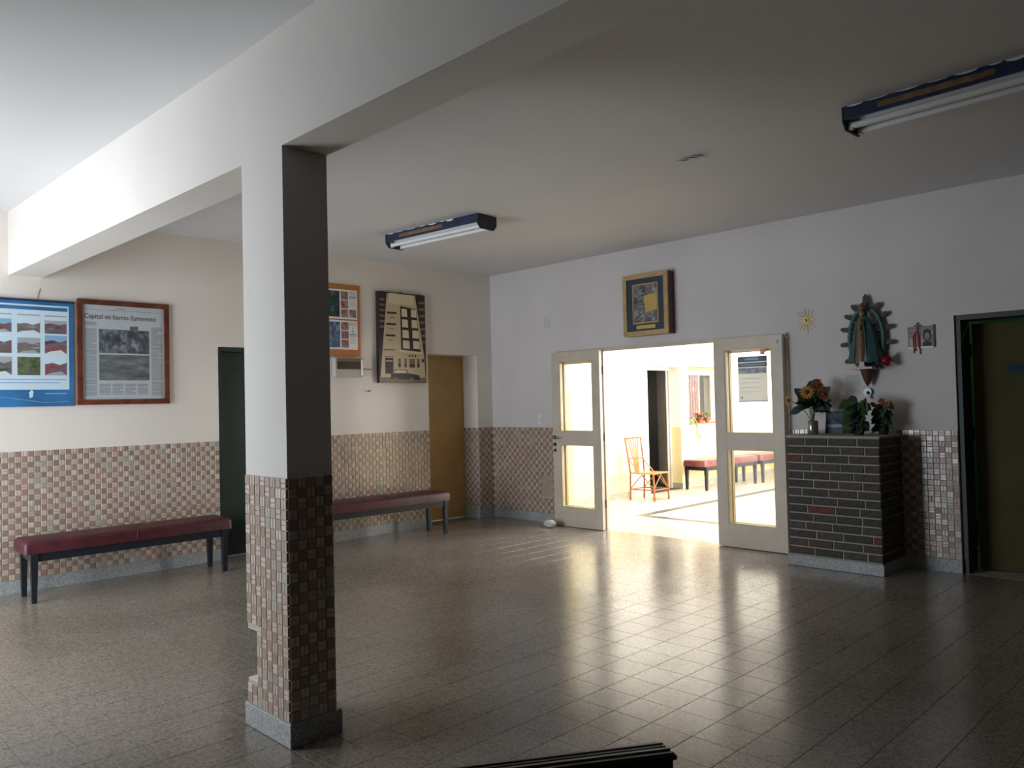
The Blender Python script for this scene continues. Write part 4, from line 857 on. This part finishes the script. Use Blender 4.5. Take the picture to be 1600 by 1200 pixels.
MB().ball((SX-0.006, SY-0.014, z0+0.458), 0.026, 12, 0, (0.85, 0.9, 1.15)).build('head', 'skin', t)
MB().ball((SX-0.012, SY-0.062, z0+0.335), 0.016, 8, 0, (1, 1, 1.3)).build('hands', 'skin', t)
MB().lathe([(0.022, 0.485), (0.030, 0.505), (0.026, 0.525), (0.010, 0.55)], (SX-0.004, SY-0.008, z0), 12).build('crown', 'gown', t)
hc = Vector((SX+0.0, -0.045, z0+0.245))
hal = MB(); npt = 40; RA, RB = 0.142, 0.265
ring = []
for k in range(npt):
    a = -R(62)+k/(npt-1)*R(304); ring.append(hc+Vector((RA*math.cos(a), 0, RB*math.sin(a))))
hal.tube(ring, 0.021, 8); hh = hal.build('halo', 'teal', t)
def hpt(a, k): return hc+Vector((RA*k*math.cos(a), 0, RB*k*math.sin(a)))
for a in (-38, -8, 18, 42, 64, 90, 116, 138, 162, 188, 218):
    ar = R(a); p = hpt(ar, 1.0); nrm = Vector((math.cos(ar)/RA, 0, math.sin(ar)/RB)).normalized(); sd = Vector((-nrm.z, 0, nrm.x)); L = 0.092 if a != 90 else 0.125; w = 0.021 if a != 90 else 0.025
    mb = MB(); mb.prism([p+nrm*0.008-sd*w*0.6, p+nrm*(L*0.35)-sd*w, p+nrm*(L*0.8)-sd*w*0.9, p+nrm*L, p+nrm*(L*0.8)+sd*w*0.9, p+nrm*(L*0.35)+sd*w, p+nrm*0.008+sd*w*0.6], (0, 0.012, 0)); mb.build('halo_ray', 'ray_brown', t)
    if a in (-8, 18, 42, 138, 162, 188): MB().tube([p, hpt(ar, 0.35)], 0.011, 5).build('halo_spoke', 'teal', t)
# small plaque by the statue's feet, rose, paper, ornament
pc = MB().box(SX-0.02, SX+0.035, -0.196, -0.183, 1.6935, 1.705).box(SX-0.01, SX+0.028, -0.193, -0.187, 1.705, 1.735).build('small_plaque', 'shelf_white', origin=(SX, -0.19, 1.6935)); tag(pc, 'tiny white plaque standing on the statue shelf', 'plaque')
ro = root('red_rose', (SX+0.09, -0.10, 1.70), 'red fabric rose lying on the statue shelf', 'flower')
MB().tube([(SX+0.07, -0.125, 1.700), (SX+0.12, -0.12, 1.71), (SX+0.165, -0.12, 1.722)], 0.006, 6).build('stem', 'leaf_dark', ro)
rs = MB(); rc = Vector((SX+0.190, -0.12, 1.735)); random.seed(11)
for k in range(14):
    a = k*2.4; rr = 0.012+0.0022*k; d = Vector((0.55, math.cos(a), math.sin(a))).normalized(); leafblade(rs, rc-Vector((0.02, 0, 0))+d*0.006, d, 0.045+0.0022*k, 0.022+0.0014*k, -0.1, 4)
rs.ball(rc-Vector((0.012, 0, 0)), 0.034, 8); rs.build('bloom', 'rose_red', ro)
for k in range(4):
    f = MB(); leafblade(f, (SX+0.10+0.012*k, -0.122, 1.712), (0.3, -0.4+0.2*k, -0.35+0.35*(k % 2)), 0.06, 0.014, 0.2); f.build('leaf', 'leaf_dark', ro)
pp = wbx(B_, 'wall_paper_note', 'pale_paper', None, 4.565, 4.685, 1.545, 1.635, G, 0.0022); tag(pp, 'pale paper note on the wall left of the corbel', 'note')
og = root('hanging_ornament', (4.755, -0.03, 1.42), 'small pale blue ornament hanging under the corbel', 'ornament')
MB().tube([(SX+0.002, -0.066, 1.532), (4.762, -0.035, 1.515)], 0.002, 5).build('string', 'ribbon', og)
MB().tube([(4.762, -0.020, 1.478), (4.762, -0.032, 1.478)], 0.034, 16).build('disc', 'ornament', og); MB().ball((4.768, -0.034, 1.47), 0.016, 8).build('figure', 'poster_navy', og)
MB().box(4.742, 4.786, -0.03, -0.022, 1.42, 1.444).build('tassel', 'shelf_white', og)

# ------------------------------------------------------------------ brick pedestal
AX0, AX1, AY = 4.240, 5.018, -0.500; AZ0, AZ1 = 0.098, 1.10
t = root('brick_pedestal', ((AX0+AX1)/2, AY/2, 0.001), 'dark brick altar pedestal with white mortar beside the right door leaf', 'pedestal')
bx('core', 'mortar', t, AX0+0.006, AX1-0.006, AY+0.006, -0.016, 0.002, AZ1)
bx('plinth_course', 'grey_terrazzo', t, AX0-0.012, AX1+0.010, AY-0.010, -0.016, 0.0015, AZ0-0.004, bevel=0.003)
bx('mortar_cap', 'mortar', t, AX0-0.004, AX1+0.004, AY-0.006, -0.016, AZ1-0.001, AZ1+0.018, bevel=0.004)
random.seed(21); NR = 14; rp = (AZ1-AZ0)/NR; bank = {}
def brick(face, a0, a1, z0, z1, red=False):
    mi = 4 if red else random.choice([0, 0, 1, 1, 2, 3])
    L = round((a1-a0)/0.01)*0.01; key = (face, round(a1-a0, 3), mi)
    cz = (z0+z1)/2; h = z1-z0; jig = random.uniform(-0.0025, 0.002)
    if face == 'f': c = Vector(((a0+a1)/2, AY+0.006, cz)); u, n_ = Vector((1, 0, 0)), Vector((0, -1, 0))
    elif face == 'r': c = Vector((AX1-0.006, (a0+a1)/2, cz)); u, n_ = Vector((0, 1, 0)), Vector((1, 0, 0))
    else: c = Vector((AX0+0.006, (a0+a1)/2, cz)); u, n_ = Vector((0, -1, 0)), Vector((-1, 0, 0))
    if key not in bank:
        mb = MB(); chamfer_tile(mb, (0, 0, 0), u, (0, 0, 1), n_, a1-a0, h, 0.0075, 0.0025); o = mb.build('brick', 'brick_%d' % mi, t, local=True); bank[key] = o.data
    else: o = bpy.data.objects.new('brick', bank[key]); COL.objects.link(o); o.parent = t
    o.location = c+n_*jig-ORG[t.name]
for j in range(NR):
    z0 = AZ0+j*rp+0.006; z1 = AZ0+(j+1)*rp-0.006; row = NR-1-j
    for face, s0, s1 in (('f', AX0+0.004, AX1-0.004), ('r', AY+0.004, -0.02), ('l', AY+0.004, -0.02)):
        x = s0; first = (0.13 if row % 2 == 0 else 0.22)+random.uniform(-0.02, 0.03); k = 0
        while x < s1-0.03:
            L = first if k == 0 else random.choice([0.20, 0.215, 0.23, 0.185]); e = min(x+L, s1)
            if s1-e < 0.06: e = s1
            red = face == 'f' and ((row == 2 and (k == 0)) or (row == 8 and k == 1) or (row == 11 and e == s1))
            brick(face, x, e, z0, z1, red); x = e+0.012; k += 1
AT = AZ1+0.0185
# vase with flowers
VX, VY = 4.375, -0.27
t = root('flower_vase', (VX, VY, AT), 'silvery vase of yellow and orange gerberas on the brick pedestal', 'flowers')
MB().lathe([(0.042, 0.0), (0.046, 0.01), (0.046, 0.115), (0.043, 0.12), (0.040, 0.115), (0.040, 0.01), (0.001, 0.008)], (VX, VY, AT), 18).build('vase', 'vase_grey', t)
MB().lathe([(0.016, 0.02), (0.018, 0.14), (0.030, 0.22), (0.040, 0.26)], (VX, VY, AT), 12).build('inner_wrap', 'vase_glass', t)
random.seed(31)
def gerbera(parent, c, d, r, mt):
    d = Vector(d).normalized(); a = d.orthogonal().normalized(); b = d.cross(a); c = Vector(c); fl_ = MB()
    for k in range(14):
        t_ = 2*math.pi*k/14; e = a*math.cos(t_)+b*math.sin(t_); s = d.cross(e)
        fl_.add([c+e*0.012, c+e*(r*0.55)+s*(r*0.17)+d*0.006, c+e*r+d*0.004, c+e*(r*0.55)-s*(r*0.17)+d*0.006], [(0, 1, 2, 3)])
        e2 = a*math.cos(t_+0.22)+b*math.sin(t_+0.22); s2 = d.cross(e2)
        fl_.add([c+e2*0.012+d*0.004, c+e2*(r*0.4)+s2*(r*0.15)+d*0.012, c+e2*r*0.75+d*0.012, c+e2*(r*0.4)-s2*(r*0.15)+d*0.012], [(0, 1, 2, 3)])
    o = fl_.build('bloom', mt, parent); MB().ball(c+d*0.012, r*0.28, 8).build('seed_head', 'seed', o)
    MB().tube([c-d*0.004, c*0.5+Vector((VX, VY, AT+0.2))*0.5-d*0.01, Vector((VX, VY, AT+0.10))], 0.004, 5).build('stem', 'stem', parent)
gerbera(t, (VX-0.012, VY-0.07, AT+0.37), (0.35, -1, 0.15), 0.068, 'petal_yellow')
gerbera(t, (VX-0.20, VY-0.02, AT+0.30), (-0.5, -0.8, 0.1), 0.055, 'petal_yellow')
gerbera(t, (VX+0.07, VY-0.04, AT+0.42), (0.5, -0.7, 0.6), 0.065, 'petal_orange')
gerbera(t, (VX+0.11, VY-0.03, AT+0.35), (0.7, -0.7, 0.0), 0.060, 'petal_orange')
gerbera(t, (VX+0.02, VY+0.05, AT+0.46), (0.1, -0.5, 1.0), 0.055, 'petal_orange')
for k in range(60):
    a = random.uniform(0, 6.28); el = random.uniform(-0.35, 1.25)
    d = Vector((math.cos(a)*math.cos(el), math.sin(a)*math.cos(el)*0.7, math.sin(el))); p = Vector((VX, VY, AT+0.25))+d*random.uniform(0.0, 0.09)
    f = MB(); leafblade(f, p, d, random.uniform(0.07, 0.11), random.uniform(0.026, 0.042), random.uniform(0.0, 0.4), face=(random.uniform(-0.6, 0.6), -1, random.uniform(-0.2, 0.8))); f.build('leaf', 'leaf_dark' if k % 4 else 'leaf', t)
for (dx, dz) in ((-0.13, 0.42), (0.0, 0.50), (0.17, 0.44), (-0.16, 0.20), (0.13, 0.24)):
    f = MB(); leafblade(f, (VX+dx*0.6, VY, AT+0.26+(dz-0.26)*0.5), (dx, -0.05, dz-0.26), 0.11, 0.036, 0.15, face=(0.2, -1, 0.2)); f.build('leaf', 'leaf_dark', t)
# picture card leaning on the pedestal
t = root('picture_card', (4.545, -0.13, AT), 'dark blue picture card standing between vase and plant', 'card')
mb = MB(); q = [(4.43, -0.15, AT), (4.585, -0.15, AT), (4.585, -0.115, AT+0.195), (4.43, -0.115, AT+0.195)]
mb.prism(q, (0, 0.006, 0.001)); mb.build('card', 'card_print', t)
def oncard(name, mt, u0, u1, w0, w1, k):
    f = lambda u, w: (4.43+0.155*u, -0.15+0.035*w-0.0012*k, AT+0.195*w); MB().prism([f(u0, w0), f(u1, w0), f(u1, w1), f(u0, w1)], (0, 0.0009, 0)).build(name, mt, t)
oncard('sky_band', 'poster_navy', 0.02, 0.98, 0.75, 0.97, 1); oncard('lake_band', 'ink_grey', 0.03, 0.97, 0.30, 0.42, 1); oncard('footer', 'poster_navy', 0.02, 0.98, 0.02, 0.2, 1)
MB().prism([(4.44, -0.1385, AT+0.083), (4.57, -0.1385, AT+0.083), (4.505, -0.1340, AT+0.122)], (0, 0.0009, 0)).build('mountain', 'mat_navy', t)
MB().prism([(4.50, -0.106, AT+0.12), (4.515, -0.106, AT+0.12), (4.515, -0.05, AT+0.0005), (4.50, -0.05, AT+0.0005)], (0, 0.003, 0)).build('easel_leg', 'pale_paper', t)
# plants on the pedestal
def pedestal_plant(c, label, nl, spread, hgt, potmat, broad, extra=None):
    t = root('pedestal_plant', (c[0], c[1], AT), label, 'plant', 'plants on the brick pedestal')
    a = MB(); pot(a, (c[0], c[1], AT), 0.05, 0.09); a.build('pot', potmat, t)
    for k in range(nl):
        an = random.uniform(0, 6.28); h = random.uniform(-0.25, 1.0)*hgt; rr = spread*random.uniform(0.2, 1)
        p = Vector((c[0]+rr*math.cos(an), c[1]+rr*math.sin(an)*0.6, AT+0.08+h)); st = MB().tube([(c[0], c[1], AT+0.075), ((c[0]+p.x)/2, (c[1]+p.y)/2, AT+0.08+h*0.65), p], 0.0025, 5)
        f = MB(); leafblade(f, p, (math.cos(an), -0.6, random.uniform(-0.5, 0.4)), random.uniform(0.06, 0.09)*broad, 0.036*broad, 0.5, face=(random.uniform(-0.7, 0.7), -1, random.uniform(0, 0.9)))
        o = f.build('leaf', 'leaf' if random.random() < 0.6 else 'leaf_dark', t); st.build('stalk', 'stem', o)
    return t
random.seed(41)
p1 = pedestal_plant((4.785, -0.30), 'broad-leaved green plant in a dark pot on the pedestal', 36, 0.055, 0.20, 'pot_dark', 1.0)
for (dx, dz) in ((-0.06, 0.27), (-0.03, 0.22), (-0.04, 0.13), (0.0, 0.30)):
    f = MB(); leafblade(f, (4.785+dx, -0.32, AT+dz), (-0.6, -0.5, -0.1), 0.095, 0.045, 0.4, face=(0.2, -1, 0.4)); o = f.build('leaf', 'leaf', p1); MB().tube([(4.785, -0.30, AT+0.075), (4.785+dx*0.6, -0.31, AT+dz*0.8), (4.785+dx, -0.32, AT+dz)], 0.003, 5).build('stalk', 'stem', o)
p2 = pedestal_plant((4.935, -0.17), 'dark bushy plant with rusty orange flowers on the pedestal', 40, 0.055, 0.17, 'pot_dark', 0.8)
for (dx, dz) in ((-0.06, 0.25), (-0.03, 0.23), (0.02, 0.26), (0.05, 0.25), (0.065, 0.255), (0.0, 0.28)): 
    rb_ = MB()
    for k in range(7): rb_.ball((4.935+dx+random.uniform(-0.016, 0.016), -0.21+random.uniform(-0.01, 0.01), AT+dz+random.uniform(-0.014, 0.014)), 0.011, 6)
    o = rb_.build('blossom', 'petal_orange', p2); MB().tube([(4.935, -0.17, AT+0.075), (4.935+dx, -0.208, AT+dz)], 0.0025, 5).build('stalk', 'stem', o)

# ------------------------------------------------------------------ fluorescent ceiling fixtures
def fixture(loc, rz, label):
    t = root('fluorescent_fixture', (0, 0, 0), label, 'ceiling light', 'twin tube ceiling fixtures')
    L, Wd = 1.215, 0.25; w2 = Wd/2
    # side panels (dark blue, scuffed), white reflector, tubes, end caps
    for s in (-1, 1):
        y = s*(w2-0.006); p_ = bx('side_panel', 'fix_blue', t, 0.012, L-0.012, y-0.005, y+0.005, -0.078, -0.001)
        if s < 0:
            bx('bare_strip', 'fix_brown', p_, 0.20, 0.78, y-0.0062, y-0.0052, -0.058, -0.026)
            mb = MB(); random.seed(9); x = 0.03
            while x < L-0.35:
                w = random.uniform(0.05, 0.14); h = random.uniform(0.006, 0.02); mb.prism([(x, y-0.0052, -0.0012), (x+w, y-0.0052, -0.0012), (x+w*0.9, y-0.0052, -h*0.7), (x+w*0.5, y-0.0052, -h), (x+w*0.1, y-0.0052, -h*0.6)], (0, -0.001, 0)); x += w+random.uniform(0.005, 0.06)
            mb.build('peeled_paint', 'fix_white', p_)
    mb = MB(); x0, x1 = 0.013, L-0.013
    mb.prism([(x0, -w2+0.012, -0.078), (x0, -0.028, -0.050), (x0, -0.028, -0.092), (x0, 0.028, -0.092), (x0, 0.028, -0.050), (x0, w2-0.012, -0.078), (x0, w2-0.012, -0.004), (x0, -w2+0.012, -0.004)], (x1-x0, 0, 0)); mb.build('reflector', 'fix_white', t)
    for s in (-1, 1):
        o = MB().tube([(0.03, s*0.062, -0.100), (L-0.03, s*0.062, -0.100)], 0.018, 12).build('fluorescent_tube', 'tube', t)
        for x in (0.022, L-0.03): bx('lamp_holder', 'plate_white', o, x-0.008, x+0.016, s*0.062-0.014, s*0.062+0.014, -0.122, -0.080)
    for x in (0.0, L-0.011):
        mb = MB(); mb.prism([(x, -w2, -0.001), (x, -w2, -0.085), (x, -w2+0.04, -0.128), (x, w2-0.04, -0.128), (x, w2, -0.085), (x, w2, -0.001)], (0.011, 0, 0)); mb.build('end_cap', 'fix_black', t)
    t.location = loc; t.rotation_euler.z = rz; return t
fixture((1.20, -2.395, H-0.0005), R(4.9), 'twin tube ceiling light with peeling blue sides in front of the ochre door')
fixture((5.60, -2.34, H-0.0005), R(-1.4), 'twin tube ceiling light in the dark upper right corner')

# ------------------------------------------------------------------ stone door stop, foreground table
random.seed(51)
st = MB(); st.ball((1.21, -0.27, 0.045), 0.085, 14, 0, (1.05, 0.7, 0.52)); st.v = [(x+random.gauss(0, 0.004), y+random.gauss(0, 0.004), max(0.001, z+random.gauss(0, 0.003))) for x, y, z in st.v]
tag(st.build('door_stop_stone', 'stone_white', origin=(1.21, -0.27, 0)), 'rough white stone holding the left folded door', 'stone')
e1 = Vector((5.99, -4.97, 0)); dr = Vector((-0.37, -0.58, 0)).normalized(); sd = Vector((0.92, -0.40, 0)).normalized()
t = root('low_black_cabinet', (e1.x, e1.y, 0), 'long low black cabinet with ribbed top edge at the bottom of the picture', 'cabinet')
mat('rib_grey', (0.24, 0.215, 0.195), 0.4); mat('groove_grey', (0.05, 0.047, 0.045), 0.4)
def fslab(name, mt, parent, l0, l1, s0, s1, z0, z1, bevel=0):
    q = [e1+dr*l1+sd*s0, e1+dr*l1+sd*s1, e1+dr*l0+sd*s1, e1+dr*l0+sd*s0]
    return MB().hexa([(v.x, v.y, z0) for v in q], [(v.x, v.y, z1) for v in q]).build(name, mt, parent, bevel=bevel)
fslab('body', 'black_metal', t, 0.012, 1.488, 0.004, 0.078, 0.03, 0.375)
fslab('plinth', 'fix_black', t, 0.03, 1.47, 0.012, 0.07, 0.001, 0.0295)
top = fslab('top', 'black_metal', t, 0.0, 1.5, 0.0, 0.084, 0.3755, 0.392, bevel=0.004)
for s_ in (0.002, 0.044): fslab('rib', 'rib_grey', top, 0.006, 1.494, s_, s_+0.011, 0.3925, 0.4)
fslab('rib', 'groove_grey', top, 0.006, 1.494, 0.022, 0.031, 0.3925, 0.398); fslab('rib', 'groove_grey', top, 0.006, 1.494, 0.068, 0.078, 0.3925, 0.397)
for z in (0.325, 0.355): fslab('groove_strip', 'groove_grey', t, 0.05, 1.45, 0.0785, 0.081, z, z+0.010)
